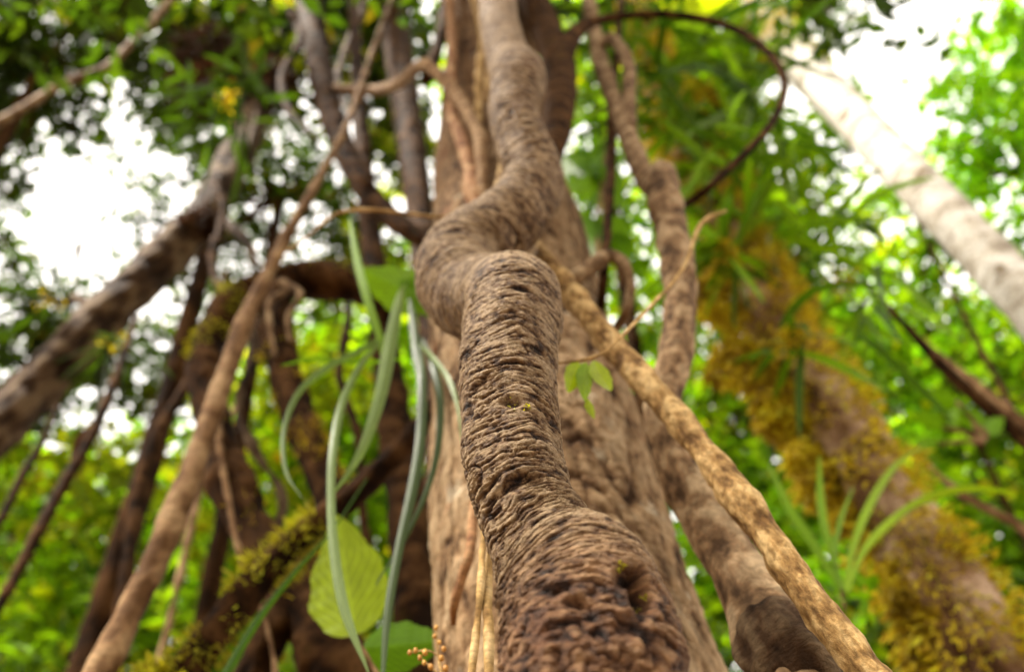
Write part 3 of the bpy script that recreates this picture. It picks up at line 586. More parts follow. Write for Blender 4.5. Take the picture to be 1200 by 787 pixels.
for k, (lab, pts) in enumerate([
    ('thin curved liana dropping from the top edge into the dark tangle at upper left', [(200, -80, 1.7, 8), (212, 0, 1.7, 9), (232, 55, 1.7, 9), (275, 88, 1.7, 9), (300, 128, 1.7, 8), (290, 175, 1.7, 6)]),
    ('wavy liana hanging just right of the dark tangle at upper left', [(328, -80, 1.4, 9), (335, 0, 1.4, 9), (352, 45, 1.4, 9), (330, 92, 1.4, 9), (342, 135, 1.4, 8), (372, 165, 1.4, 6)]),
    ('short thin liana crossing above the horizontal end of the jointed stem', [(430, -60, 1.3, 7), (425, 10, 1.3, 8), (404, 60, 1.3, 8), (396, 100, 1.3, 7), (420, 150, 1.3, 5)]),
    ('thin liana looping under the leaning trunk toward the arching trunk', [(250, 210, 1.6, 8), (262, 250, 1.5, 8), (248, 300, 1.4, 8), (262, 345, 1.3, 8), (300, 372, 1.2, 7), (310, 420, 1.15, 6)]),
    ('dark crooked liana between the two forked dark trunks', [(290, 360, 1.1, 8), (296, 420, 1.1, 9), (280, 470, 1.1, 9), (300, 530, 1.1, 9), (330, 580, 1.1, 8), (322, 640, 1.1, 7)]),
    ('thin brown liana beside the narrow trunk behind the strap leaves', [(400, 300, 1.2, 7), (408, 370, 1.2, 8), (398, 440, 1.2, 9), (420, 510, 1.2, 9), (425, 600, 1.2, 9), (440, 700, 1.2, 9)])]):
    vine_thing('hanging_liana', 'liana', lab, [dict(px=pts, mat='dark' if k % 2 else 'rough', seed=k+20, kw=dict(around=18, disp=rough(.003, 22, 0, 0, .006, 9)))], group='thin lianas tangled on the left')
for k, (lab, pts) in enumerate([
    ('thin brown branch slanting across the right edge above the mossy trunk', [(1270, 585, 1.5, 20), (1200, 515, 1.5, 18), (1140, 462, 1.5, 15), (1095, 420, 1.5, 12), (1055, 375, 1.5, 9), (1010, 330, 1.5, 6)]),
    ('pinkish thin branch just above the brown one at the right edge', [(1270, 560, 1.9, 14), (1190, 488, 1.9, 13), (1130, 440, 1.9, 11), (1080, 400, 1.9, 8), (1030, 350, 1.9, 5)]),
    ('thin bare branch at the right edge beside the mossy trunk, lowest of three', [(1280, 690, 1.6, 12), (1200, 620, 1.6, 11), (1130, 580, 1.6, 9), (1085, 545, 1.6, 6)])]):
    vine_thing('thin_branch', 'branch', lab, [dict(px=pts, mat='slim' if k else 'dark', seed=k+9, ground=True, kw=dict(around=20, disp=rough(.003, 20)))], group='thin branches at the right edge')  # bare branches, not climbing stems

# mossy trunk on the right
mt_px = [(1262, 930, 1.2, 113.5), (1195, 830, 1.2, 106), (1132, 735, 1.2, 96.89), (1062, 625, 1.2, 86.28), (985, 500, 1.2, 74.17), (915, 385, 1.2, 65.08), (862, 285, 1.2, 59.03), (812, 190, 1.2, 52.98), (772, 95, 1.2, 48.44), (745, 0, 1.2, 43.89), (730, -80, 1.2, 40.87)]
mt_P = path(mt_px, pre=to_ground(mt_px), post=[])
a_, b_2 = mt_P[-2], mt_P[-1]; d_ = (b_2-a_)[:3]; d_ /= np.linalg.norm(d_); mt_P = np.vstack([mt_P, [*(b_2[:3]+d_*2.5), b_2[3]*.8]])
mtree = empty('mossy_tree', (mt_P[0][0], mt_P[0][1], 0), 'leaning pinkish trunk shaggy with golden moss at right', 'tree')
tube('trunk', mt_P, M['mossbark'], mtree, around=110, step_px=2.5, disp=rough(.012, 12, 0, 0, .014, 6), seed=2)
side_vec = np.array([.9, -.05, .55]); side_l = np.array([-.85, -.25, -.3])
moss('moss', mt_P, M['moss'], mtree, 42000, ln=.013, width=.3, lo=.12, hi=.9, mask=-.35, side=side_vec/np.linalg.norm(side_vec)*1.0, seed=1, hang=.1, lump=.045)
moss('moss', mt_P, M['moss'], mtree, 42000, ln=.018, width=.3, lo=.15, hi=.95, mask=-.35, side=side_l/np.linalg.norm(side_l)*1.0, seed=6, hang=.9, lump=.06)
moss('moss', mt_P, M['mossy'], mtree, 6000, ln=.012, width=.3, lo=.12, hi=.6, mask=.12, seed=9, hang=.3, lump=.05)
# hanging shaggy moss beards, below left of the trunk
def beard(parent, spots, mat, ln_px=16):
    Vs, Ls, Ss, Rs = [], [], [], []; vo = lo = 0
    for (px, py, d, rx, ry, n) in spots:
        c = at_depth(px, py, d); k = d/FPX
        q = rvec(n)*(rng.random((n, 1))**.4)*np.array([rx*k, rx*k*.6, ry*k])
        P = c+q; P += .03*np.stack([perlin(P[:, 0]*15, P[:, 1]*15, P[:, 2]*15, z) for z in (1, 2, 3)], 1)
        L0 = ln_px*k*rng.uniform(.5, 1.3, n); D = rvec(n)*.8; D[:, 2] -= .8
        V, lp, st, ow = leaf_cloud(P, D, rvec(n), L0, L0*.22)
        r = np.clip(.4+.5*perlin(P[:, 0]*14, P[:, 1]*14, P[:, 2]*14, 8)+rng.normal(0, .15, n), 0, 1)[ow]
        Vs.append(V); Ls.append(lp+vo); Ss.append(st+lo); Rs.append(r); vo += len(V); lo += len(lp)
    return mesh_np('moss', np.vstack(Vs), np.concatenate(Ls), np.concatenate(Ss), mat, parent, {'rnd': ('FLOAT', np.concatenate(Rs))}, smooth=False)
beard(mtree, [(838, 350, 2.1, 30, 60, 2200), (868, 430, 1.95, 36, 50, 2600), (915, 480, 1.8, 36, 44, 2400), (955, 560, 1.65, 30, 50, 1800), (1000, 610, 1.55, 22, 40, 1200), (1062, 700, 1.4, 30, 60, 2200), (1090, 760, 1.35, 28, 40, 1200),
              (830, 240, 2.6, 40, 50, 2200), (785, 150, 3.1, 40, 60, 2400)], M['moss'])

lt = bpy.data.objects['leaning_tree']
beard(lt, [(270, 112, 5.0, 48, 26, 1500), (232, 100, 5.1, 30, 26, 700), (315, 95, 5.0, 30, 40, 800), (238, 262, 3.7, 26, 20, 500), (250, 60, 5.6, 50, 30, 700)], M['deadleaf'], 20)
lt_m = [c for c in lt.children if c.name.startswith('moss')][-1]; lt_m.name = 'dead_litter'
# pale trunk at upper right
pt_px = [(1345, 515, 1.45, 71.21), (1268, 425, 1.45, 61.92), (1195, 343, 1.45, 57.28), (1125, 268, 1.45, 52.63), (1060, 200, 1.45, 49.54), (1000, 138, 1.45, 46.44), (945, 82, 1.45, 44.12), (890, 20, 1.45, 40.25), (850, -35, 1.45, 37.15), (815, -100, 1.45, 34.06)]
vine_thing('pale_tree', 'tree', 'smooth white grey trunk leaning in from the right edge below the bright sky gap', [
    dict(name='trunk', px=pt_px, mat='white', ground=True, up=3, kw=dict(around=64, step_px=3, disp=rough(.006, 8, .0012, 14)), moss=[dict(n=5000, ln=.03, lo=.40, hi=.62, mask=-.05, seed=3, mat='moss', lump=.06)])])

# two pale stems and one pink at the bottom
vine_thing('dry_stem', 'plant_stem', 'thin straw coloured stem at the bottom, left one of a close pair', [dict(px=[(548, 860, .42, 10), (553, 787, .42, 10), (559, 730, .42, 9), (563, 690, .42, 9), (566, 640, .43, 8), (572, 560, .45, 7)], mat='pale', ground=True, kw=dict(around=20, disp=rough(.0006, 60)))], group='pair of straw coloured stems')  # plain dry stems, this one and the next
vine_thing('dry_stem', 'plant_stem', 'thin straw coloured stem with a node at the bottom, right one of a close pair', [dict(px=[(573, 860, .42, 12), (573, 787, .42, 12), (572, 724, .42, 13), (571, 719, .42, 13), (572, 680, .43, 10), (580, 600, .45, 8), (590, 500, .5, 7)], mat='pale', ground=True, kw=dict(around=20, disp=rough(.0006, 60)))], group='pair of straw coloured stems')
vine_thing('aerial_root', 'root', 'short pinkish root curving down the left side of the big trunk near the bottom', [dict(px=[(531, 730, .55, 7), (533, 705, .53, 11), (540, 680, .52, 12), (549, 655, .51, 12), (553, 630, .51, 12), (556, 590, .52, 11), (570, 540, .54, 9)], mat='pink', kw=dict(around=24, disp=rough(.001, 50)))])  # a hanging root, not a creeping plant

# ================================================================== twigs with leaves
tw = empty('leafy_twig', at(650, 424, .39), 'thin curved tan twig across the tan vine with small green leaves on it', 'twig')
tube('stem', path([(640, 425, .40, 3.2), (668, 424, .385, 3.2), (700, 417, .38, 3.6), (730, 392, .385, 4), (765, 356, .40, 4), (793, 325, .41, 4.2), (808, 298, .42, 4.6), (816, 272, .42, 5.5), (828, 257, .42, 5.5), (851, 247, .42, 3)]), M['pale'], tw, around=16, step_px=3, disp=rough(.0005, 80))
for (b0, t0, w, rv) in [((680, 424), (662, 462), 26, .7), ((688, 423), (682, 474), 24, .6), ((696, 421), (716, 462), 26, .75), ((688, 466), (696, 493), 12, .75)]:
    broad('leaf', b0, t0, .395, w, M['broad'], tw, rv=rv, tilt=.4)
tube_o = vine_thing('bare_twig', 'twig', 'very thin tan twig reaching left from the big trunk above the strap leaves', [
    dict(px=[(530, 256, .53, 5), (490, 252, .48, 4.5), (450, 247, .46, 4.5), (420, 246, .46, 4.5), (392, 252, .47, 4), (372, 268, .48, 3.5), (350, 285, .5, 3), (325, 300, .52, 2)], mat='pale', kw=dict(around=12, disp=rough(.0003, 80)))])
vine_thing('bare_twig', 'twig', 'thin dark forked twig in front of the left sky gap', [
    dict(px=[(88, 350, 1.85, 4), (90, 310, 1.85, 4), (93, 288, 1.85, 7), (96, 284, 1.85, 3), (120, 262, 1.85, 2.2), (146, 230, 1.85, 4), (165, 210, 1.85, 3)], mat='dark', kw=dict(around=10, disp=rough(.001, 60)))])
for k, (lab, cat, H, spots) in enumerate([('cluster of broad bright leaves right behind the thin hanging root', 'plant', .95, [((690, 205), (735, 240), 60), ((700, 190), (672, 235), 56), ((690, 260), (745, 290), 50), ((700, 295), (670, 250), 50), ((740, 300), (700, 275), 40), ((715, 170), (700, 215), 40), ((660, 180), (690, 210), 36)])]):
    b_e = empty('broad_leaf_climber', at(700, 240, H), lab, cat)
    tube('stem', path([(712, 420, H, 6), (700, 330, H, 6), (703, 250, H, 6), (712, 170, H, 5), (716, 120, H, 4)]), M['slim'], b_e, around=12, disp=rough(.001, 50))
    for (b0, t0, w) in spots: broad('leaf', b0, t0, H, w, M['broad'], b_e, rv=random.uniform(.2, .45), tilt=random.uniform(-.4, .4))

# big leaves
def leaf_plant(name, label, cat, H, base, leaves, mat='broad', stem_w=5, stemmat='slim', group=None, ground=False):
    e = empty(name, at(base[0], base[1], H), label, cat, group)
    for (b0, t0, w, rv, tooth, tilt) in leaves:
        mid = ((base[0]+b0[0])/2+4, (base[1]+b0[1])/2-3)
        tube('stalk', path([(base[0], base[1], H, stem_w), (mid[0], mid[1], H, stem_w*.9), (b0[0], b0[1], H, stem_w*.8)]), M[stemmat], e, around=10, disp=rough(.0004, 60))
        broad('leaf', b0, t0, H, w, M[mat], e, rv=rv, tooth=tooth, tilt=tilt)
    return e
leaf_plant('broad_leaf_plant', 'large toothed yellow green leaf with clear veins behind the strap leaves at lower left', 'plant', .72, (455, 830), [((414, 742), (398, 610), 104, .72, .05, .15)], group=None)
leaf_plant('broad_leaf_plant', 'large rounded green leaf lying low beneath the toothed yellow leaf', 'plant', .68, (470, 860), [((425, 758), (525, 752), 66, .25, .04, .3)])
leaf_plant('broad_leaf_plant', 'bright green leaf poking out at the left of the knotted vine twist', 'plant', .62, (540, 380), [((500, 352), (425, 318), 62, .5, .05, -.2), ((515, 360), (470, 330), 48, .4, .05, .3)])
leaf_plant('broad_leaf_plant', 'glowing green leaf hanging at the top edge above the black loop', 'plant', .8, (930, -40), [((874, -6), (752, 8), 52, .8, .03, .1), ((880, -20), (800, -30), 60, .5, .03, .1)])
leaf_plant('small_leaf_plant', 'small plant with round green leaves at right above the grassy tuft', 'plant', 1.3, (1150, 520), [((1105, 500), (1068, 482), 22, .35, 0, .1), ((1120, 470), (1075, 460), 26, .3, 0, .1), ((1130, 480), (1110, 500), 22, .4, 0, .2), ((1150, 500), (1125, 478), 24, .3, 0, .1), ((1155, 505), (1175, 490), 24, .3, 0, .1), ((1100, 520), (1060, 530), 20, .3, 0, .1)])

# strap leaf epiphytes
def strap_plant(label, blades, mat, name='strap_leaf_plant', base=None, group=None):
    b = base or blades[0][0][0]
    e = empty(name, at(b[0], b[1], b[2]), label, 'plant', group)
    for bl in blades:
        pts, rv = bl[0], bl[1]
        mt_ = M[bl[2]] if len(bl) > 2 else M[mat]
        ribbon('leaf', pts, mt_, e, rv=rv, fold=.3, twist=random.uniform(-.3, .3))
    return e
h = .56
strap_plant('tuft of long drooping silvery strap leaves hanging left of the knotted vine', [
    ([(478, 330, .62, 5), (468, 352, h, 16), (458, 400, h, 24), (444, 470, h, 22), (420, 535, h, 14), (388, 582, h, 2)], .8),
    ([(470, 380, .62, 4), (430, 406, .60, 9), (385, 430, .58, 12), (350, 460, .57, 11), (333, 505, .57, 9), (336, 555, .57, 6), (354, 583, .57, 1)], .5),
    ([(462, 385, .62, 4), (425, 425, .58, 10), (402, 470, .56, 14), (390, 530, .55, 15), (388, 590, .55, 15), (392, 650, .55, 18), (404, 715, .55, 18), (432, 788, .55, 3)], .7),
    ([(488, 390, .6, 8), (494, 440, h, 16), (493, 510, h, 18), (484, 570, h, 19), (468, 640, h, 16), (454, 720, h, 15), (448, 800, h, 6)], .1),
    ([(492, 395, .6, 8), (508, 430, .57, 14), (516, 480, .57, 14), (508, 550, .57, 11), (480, 620, .57, 8), (440, 685, .57, 2)], .1),
    ([(486, 400, .6, 6), (508, 420, .55, 9), (526, 445, .53, 9), (537, 480, .52, 6), (541, 520, .52, 2)], .9),
    ([(480, 350, .62, 6), (484, 380, .6, 14), (488, 420, .58, 12), (496, 480, .58, 6)], .1),
    ([(452, 440, .62, 4), (446, 400, .6, 12), (430, 350, .58, 15), (417, 300, .57, 14), (410, 255, .56, 3)], .55, 'strap_green'),
    ([(470, 420, .64, 4), (420, 425, .62, 7), (370, 420, .62, 7), (330, 428, .62, 2)], .3, 'strap_green')], 'strap', base=(478, 385, .62))
strap_plant('single long dark green blade rising from the bottom left corner of the dark trunks', [
    ([(235, 850, .7, 16), (270, 780, .7, 15), (310, 715, .7, 12), (350, 665, .7, 8), (390, 620, .7, 4), (430, 560, .7, 2)], .05, 'strap_green')], 'strap_green', name='grass_plant')
H2 = 1.05
strap_plant('tuft of grassy green blades growing on the mossy trunk at lower right', [
    ([(985, 690, H2, 6), (955, 640, H2, 15), (925, 595, H2, 15), (902, 545, H2, 4)], .55),
    ([(988, 690, H2, 6), (972, 640, H2, 12), (962, 590, H2, 14), (960, 535, H2, 4)], .6),
    ([(990, 690, H2, 6), (1000, 640, H2, 12), (1020, 590, H2, 14), (1050, 545, H2, 10), (1085, 520, H2, 2)], .75),
    ([(992, 695, H2, 6), (1015, 640, H2, 10), (1050, 605, H2, 12), (1095, 580, H2, 13), (1150, 572, H2, 11), (1195, 580, H2, 3)], .85),
    ([(992, 695, H2, 6), (1010, 650, H2, 9), (1045, 612, H2, 9), (1075, 590, H2, 7), (1100, 588, H2, 2)], 1),
    ([(985, 690, H2, 6), (978, 650, H2, 9), (985, 610, H2, 9), (1000, 570, H2, 2)], .5),
    ([(980, 700, H2, 6), (940, 670, H2, 9), (915, 660, H2, 9), (890, 680, H2, 2)], .4)], 'strap_green', name='grass_tuft')
# epiphytes with many blades around the mossy trunk top
def rosette(label, px, py, d, n, len_px, w_px, mat, direction=(-.3, -.2, .1), spread=1.0, parent_name='epiphyte_plant', group=None):
    e = empty(parent_name, at_depth(px, py, d), label, 'plant', group)
    k = d/FPX; c = at_depth(px, py, d)
    Vs, Ls, Ss, Rs, Ts = [], [], [], [], []; vo = lo = 0
    for b in range(n):
        D = rvec(1)[0]*spread+np.array(direction); D /= np.linalg.norm(D)
        L0 = len_px*k*random.uniform(.6, 1.2); W = w_px*k*.5*random.uniform(.7, 1.2)
        t = np.linspace(0, 1, 10); C = c+rvec(1)[0]*len_px*k*(.6 if n > 40 else .2)+np.outer(t, D)*L0+np.outer(t**2, [0, 0, -1])*L0*random.uniform(.3, .7)
        T = np.gradient(C, axis=0); T /= np.linalg.norm(T, axis=1)[:, None]
        S = np.cross(T, [0, 0, 1.0]+rvec(1)[0]*.5); S /= np.linalg.norm(S, axis=1)[:, None]; Nn = np.cross(S, T)
        pr = np.sin(np.pi*(t*.93+.05))**.6*W
        u = np.array([-1, 0, 1.0]); V = C[:, None]+S[:, None]*(u[None, :, None]*pr[:, None, None])+Nn[:, None]*(np.abs(u)[None, :, None]*pr[:, None, None]*.35)
        i = np.arange(9)[:, None]; j = np.arange(2)[None]; q = np.stack([i*3+j, i*3+j+1, (i+1)*3+j+1, (i+1)*3+j], -1).reshape(-1)
        Vs.append(V.reshape(-1, 3)); Ls.append(q+vo); Ss.append(np.arange(18)*4+lo); vo += 30; lo += 72
        Rs.append(np.full(30, random.random()*.65)); Ts.append(np.stack([np.broadcast_to(u, (10, 3)), np.repeat(t[:, None], 3, 1)*6, np.zeros((10, 3))], -1).reshape(-1, 3))
    mesh_np('foliage', np.vstack(Vs), np.concatenate(Ls), np.concatenate(Ss), M[mat], e, {'rnd': ('FLOAT', np.concatenate(Rs)), 'tc': ('FLOAT_VECTOR', np.vstack(Ts))})
    crown_mesh('moss', [(px, py, d, w_px*1.6, w_px*1.4, 3, 8)], M['moss'], e)
    return e
EG = 'blade leaved plants growing around the mossy trunk top'
for lab, px, py, d, n, lp_, wp in [
    ('dense blade leaved epiphyte under the black loop, right of the thin hanging root', 830, 110, 2.6, 60, 110, 9),
    ('blade leaved epiphyte left of the pale trunk near the top', 862, 165, 2.8, 50, 100, 9),
    ('bright blade leaved epiphyte in the bend of the black loop end', 870, 215, 2.3, 55, 100, 9),
    ('blade leaved epiphyte on the mossy trunk right of the winding grey vine', 850, 300, 2.0, 26, 90, 10),
    ('bushy epiphyte half way up the mossy trunk with long narrow blades', 915, 310, 2.4, 55, 110, 9),
    ('blade leaved epiphyte below the white holes of light at right', 985, 330, 2.4, 45, 110, 9),
    ('epiphyte tuft right of the thick grey vine top near the trunk edge', 760, 60, 2.8, 45, 100, 9),
    ('small leaning epiphyte of short blades beside the mossy trunk shoulder', 925, 400, 1.7, 12, 90, 11)]:
    rosette(lab, px, py, d, n, lp_, wp, 'strap_green', group=EG)
rosette('dark spiky plant silhouetted at the left edge before the sky gap', 62, 352, 3.0, 22, 85, 5, 'leaf_dark', direction=(-.6, 0, .5), parent_name='spiky_plant')
rosette('dark tangled plant on the leaning trunk where it meets the upper canopy', 262, 118, 3.6, 55, 70, 7, 'leaf_dark', spread=1.0, direction=(0, 0, 0), parent_name='spiky_plant')
rosette('small dark plant hanging below the leaning trunk at left', 135, 405, 2.9, 22, 60, 6, 'leaf_dark', direction=(0, 0, -.6), parent_name='spiky_plant')
# dead leaf
broad('dry_leaf', (112, 500), (78, 548), 1.6, 26, M['deadleaf'], None, rv=.4, tilt=.5)
tag(bpy.data.objects['dry_leaf'], 'curled dark brown dead leaf caught on a bare stem at lower left', 'leaf')
# flower twig
fl = empty('flower_sprig', at(515, 800, .5), 'small dry sprig with tiny orange buds at the bottom beside the green leaf', 'plant')
tube('stem', path([(522, 860, .5, 3), (519, 800, .5, 3), (514, 770, .5, 3), (511, 735, .5, 2)]), M['pale'], fl, around=8, disp=rough(.0003, 80))
for br in ([(519, 795, .5, 2.4), (506, 782, .5, 2), (492, 770, .5, 2)], [(514, 768, .5, 2.4), (502, 762, .5, 2), (480, 764, .5, 1.6)]):
    brs = tube('branch', path(br), M['pale'], fl, around=8, disp=rough(.0003, 80))
for (bx, by) in [(511, 735), (509, 745), (515, 752), (520, 760), (517, 771), (492, 770), (497, 776), (480, 764), (487, 762), (505, 781), (522, 783), (498, 764)]:
    c = at(bx, by, .5); r0 = .0016*random.uniform(.8, 1.3)
    th = np.linspace(0, 2*np.pi, 8, endpoint=False); ph = np.linspace(.2, np.pi-.2, 6)
    V = np.array([[math.sin(p)*math.cos(t), math.sin(p)*math.sin(t), 1.3*math.cos(p)] for p in ph for t in th])*r0*rng.uniform(.85, 1.15, (48, 1))+c
    i = np.arange(5)[:, None]; j = np.arange(8)[None]; q = np.stack([i*8+j, i*8+(j+1) % 8, (i+1)*8+(j+1) % 8, (i+1)*8+j], -1).reshape(-1)
    mesh_np('bud', V, q, np.arange(40)*4, M['bud'], fl, {'rnd': ('FLOAT', np.full(48, random.random()))})

# ================================================================== BACKGROUND TREES
def bg_tree(label, base, top, clumps, mat, r=.06, barkm='dark', name='background_tree', group='leafy trees filling the background', full=False, extra=None):
    """base: (x,y) on the ground; top: (px,py,depth) where its stem enters the crown"""
    t = at_depth(*top)
    e = empty(name, (base[0], base[1], 0), label, 'tree', group)
    m_ = np.array([(base[0]*.6+t[0]*.4), (base[1]*.6+t[1]*.4), t[2]*.5])
    P = np.array([[base[0], base[1], -.05, r*1.2], [*m_, r], [*t, r*.6]])
    tube('trunk', P, M[barkm], e, around=20, step_px=8, disp=rough(.008, 10))
    for cl in clumps[:10]:
        c = at_depth(*cl[:3]); mid = (t+c)/2+np.array([0, 0, -.05*np.linalg.norm(t-c)])+rvec(1)[0]*.08
        tube('limb', np.array([[*t, r*.42], [*mid, r*.28], [*c, r*.1]]), M[barkm], e, around=10, step_px=10, disp=rough(.004, 12))
    for cl in clumps[:12]:
        k_ = cl[2]/FPX; c = at_depth(*cl[:3])
        for q_ in range(4 if mat == 'leaf_dark' else 2):
            a_ = c+rvec(1)[0]*np.array([cl[3], cl[3], cl[4]])*k_*.4; v_ = rvec(1)[0]*.8+np.array([.2, 0, .5]); v_ /= np.linalg.norm(v_); l_ = max(cl[3], cl[4])*k_*random.uniform(.9, 1.7)
            pts_ = np.array([[*(a_+v_*l_*(u_-.3)+rvec(1)[0]*l_*.09), k_*2.2*(1-.7*u_)] for u_ in (0, .25, .5, .75, 1)])
            tube('twig', pts_, M[barkm], e, around=7, step_px=14, disp=None)
    crown_mesh('crown', clumps, M[mat], e, full)
    for (mm, cc) in (extra or []): crown_mesh('crown', cc, M[mm], e)
    return e

# --- left upper canopy (dark)
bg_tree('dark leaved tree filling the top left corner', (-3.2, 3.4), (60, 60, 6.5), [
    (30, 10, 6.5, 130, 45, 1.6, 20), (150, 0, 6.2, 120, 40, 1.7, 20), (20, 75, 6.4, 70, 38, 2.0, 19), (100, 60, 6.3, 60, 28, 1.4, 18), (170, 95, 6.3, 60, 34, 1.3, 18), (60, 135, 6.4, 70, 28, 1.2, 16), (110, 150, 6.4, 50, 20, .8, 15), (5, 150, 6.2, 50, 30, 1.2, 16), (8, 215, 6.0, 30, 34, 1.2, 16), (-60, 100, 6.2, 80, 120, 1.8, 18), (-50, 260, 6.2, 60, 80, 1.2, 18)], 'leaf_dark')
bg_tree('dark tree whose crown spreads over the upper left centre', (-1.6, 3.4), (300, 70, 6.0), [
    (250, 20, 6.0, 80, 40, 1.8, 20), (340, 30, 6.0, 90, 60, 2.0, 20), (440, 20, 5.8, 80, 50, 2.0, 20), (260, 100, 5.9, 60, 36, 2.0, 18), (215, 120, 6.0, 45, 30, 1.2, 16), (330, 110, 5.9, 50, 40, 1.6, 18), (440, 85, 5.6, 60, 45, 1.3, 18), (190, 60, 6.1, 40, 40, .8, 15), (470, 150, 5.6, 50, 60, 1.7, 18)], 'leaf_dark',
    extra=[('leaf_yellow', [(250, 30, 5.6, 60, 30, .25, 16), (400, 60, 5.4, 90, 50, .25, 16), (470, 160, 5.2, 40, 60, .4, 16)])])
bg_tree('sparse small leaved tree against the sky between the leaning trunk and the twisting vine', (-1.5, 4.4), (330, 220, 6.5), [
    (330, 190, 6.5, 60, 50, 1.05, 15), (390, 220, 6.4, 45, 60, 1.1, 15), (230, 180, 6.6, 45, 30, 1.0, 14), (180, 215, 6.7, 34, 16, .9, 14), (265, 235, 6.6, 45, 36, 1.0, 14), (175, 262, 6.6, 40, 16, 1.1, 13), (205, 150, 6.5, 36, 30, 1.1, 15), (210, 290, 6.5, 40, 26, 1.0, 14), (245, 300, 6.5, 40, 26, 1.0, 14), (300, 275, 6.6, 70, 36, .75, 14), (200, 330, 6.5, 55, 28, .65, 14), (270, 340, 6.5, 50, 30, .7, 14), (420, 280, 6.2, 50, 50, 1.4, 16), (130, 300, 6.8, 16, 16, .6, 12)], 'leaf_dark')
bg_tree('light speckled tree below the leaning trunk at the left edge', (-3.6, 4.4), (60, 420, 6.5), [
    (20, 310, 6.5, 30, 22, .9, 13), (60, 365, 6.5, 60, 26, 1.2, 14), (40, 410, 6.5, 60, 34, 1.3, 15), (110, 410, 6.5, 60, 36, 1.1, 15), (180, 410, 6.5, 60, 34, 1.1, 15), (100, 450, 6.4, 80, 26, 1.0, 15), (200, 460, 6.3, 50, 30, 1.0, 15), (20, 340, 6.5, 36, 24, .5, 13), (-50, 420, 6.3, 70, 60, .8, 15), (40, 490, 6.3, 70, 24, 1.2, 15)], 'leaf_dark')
# --- left lower understory (yellow and mid green)
bg_tree('bright yellow green bushy tree low at the left edge', (-4.2, 5.0), (60, 620, 6.8), [
    (30, 560, 6.8, 100, 60, 1.7, 20), (130, 570, 6.8, 90, 60, 1.7, 20), (40, 650, 6.6, 110, 60, 1.9, 22), (150, 670, 6.5, 100, 60, 1.9, 22), (-70, 620, 6.6, 90, 110, 1.8, 22), (220, 590, 6.9, 90, 70, 1.8, 20)], 'leaf_mid',
    extra=[('leaf_yellow', [(60, 560, 6.0, 110, 60, .6, 18), (180, 580, 6.0, 100, 80, .7, 18)])])
bg_tree('green tree with glossy leaves in the bottom left corner', (-2.8, 3.8), (100, 740, 5.5), [
    (20, 730, 5.5, 110, 60, 1.9, 26), (130, 750, 5.5, 110, 60, 1.9, 26), (230, 720, 5.4, 90, 70, 1.8, 26), (60, 820, 5.2, 160, 50, 1.8, 26), (260, 800, 5.2, 120, 50, 1.8, 26), (-90, 760, 5.5, 90, 90, 1.8, 26)], 'leaf_mid',
    extra=[('strap_green', [(200, 690, 4.8, 60, 40, .5, 34, .2), (60, 770, 4.8, 90, 40, .4, 34, .2)])])
bg_tree('yellowish tree behind the dark curved trunks', (-1.6, 5.6), (330, 560, 7.2), [
    (300, 470, 7.2, 80, 60, 1.8, 20), (380, 440, 7.1, 80, 60, 1.9, 20), (300, 560, 7.2, 80, 60, 1.9, 20), (390, 540, 7.1, 90, 70, 2.0, 20), (330, 650, 6.9, 110, 70, 2.0, 22), (450, 640, 6.8, 80, 90, 2.0, 22), (400, 760, 6.4, 130, 70, 2.0, 24), (460, 480, 7.0, 70, 90, 1.9, 20), (470, 340, 6.8, 60, 70, 1.8, 20)], 'leaf_mid',
    extra=[('leaf_yellow', [(330, 480, 6.3, 90, 70, .9, 18), (390, 430, 6.3, 80, 50, .9, 18), (290, 610, 6.3, 80, 60, .7, 18), (440, 320, 6.0, 60, 30, .8, 18), (470, 230, 6.0, 40, 50, .6, 16)])])
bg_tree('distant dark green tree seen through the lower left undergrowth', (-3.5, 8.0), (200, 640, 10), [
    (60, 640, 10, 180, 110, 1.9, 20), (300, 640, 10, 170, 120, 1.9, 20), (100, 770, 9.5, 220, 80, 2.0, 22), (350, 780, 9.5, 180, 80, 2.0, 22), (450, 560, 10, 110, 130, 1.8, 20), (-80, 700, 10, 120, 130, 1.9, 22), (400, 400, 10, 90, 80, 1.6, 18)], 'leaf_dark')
# --- centre gap behind
bg_tree('green tree behind the top of the big trunk', (.9, 4.2), (700, 120, 6.4), [
    (660, 40, 6.4, 60, 60, 1.7, 20), (730, 30, 6.3, 80, 60, 1.8, 20), (700, 140, 6.3, 60, 70, 1.9, 20), (540, 60, 6.6, 60, 90, 1.4, 18), (700, 250, 6.2, 60, 80, 1.9, 20), (740, 360, 6.0, 60, 80, 1.6, 20), (730, 450, 5.9, 70, 60, 1.9, 20), (800, 40, 6.2, 60, 60, 1.9, 20)], 'leaf_mid')
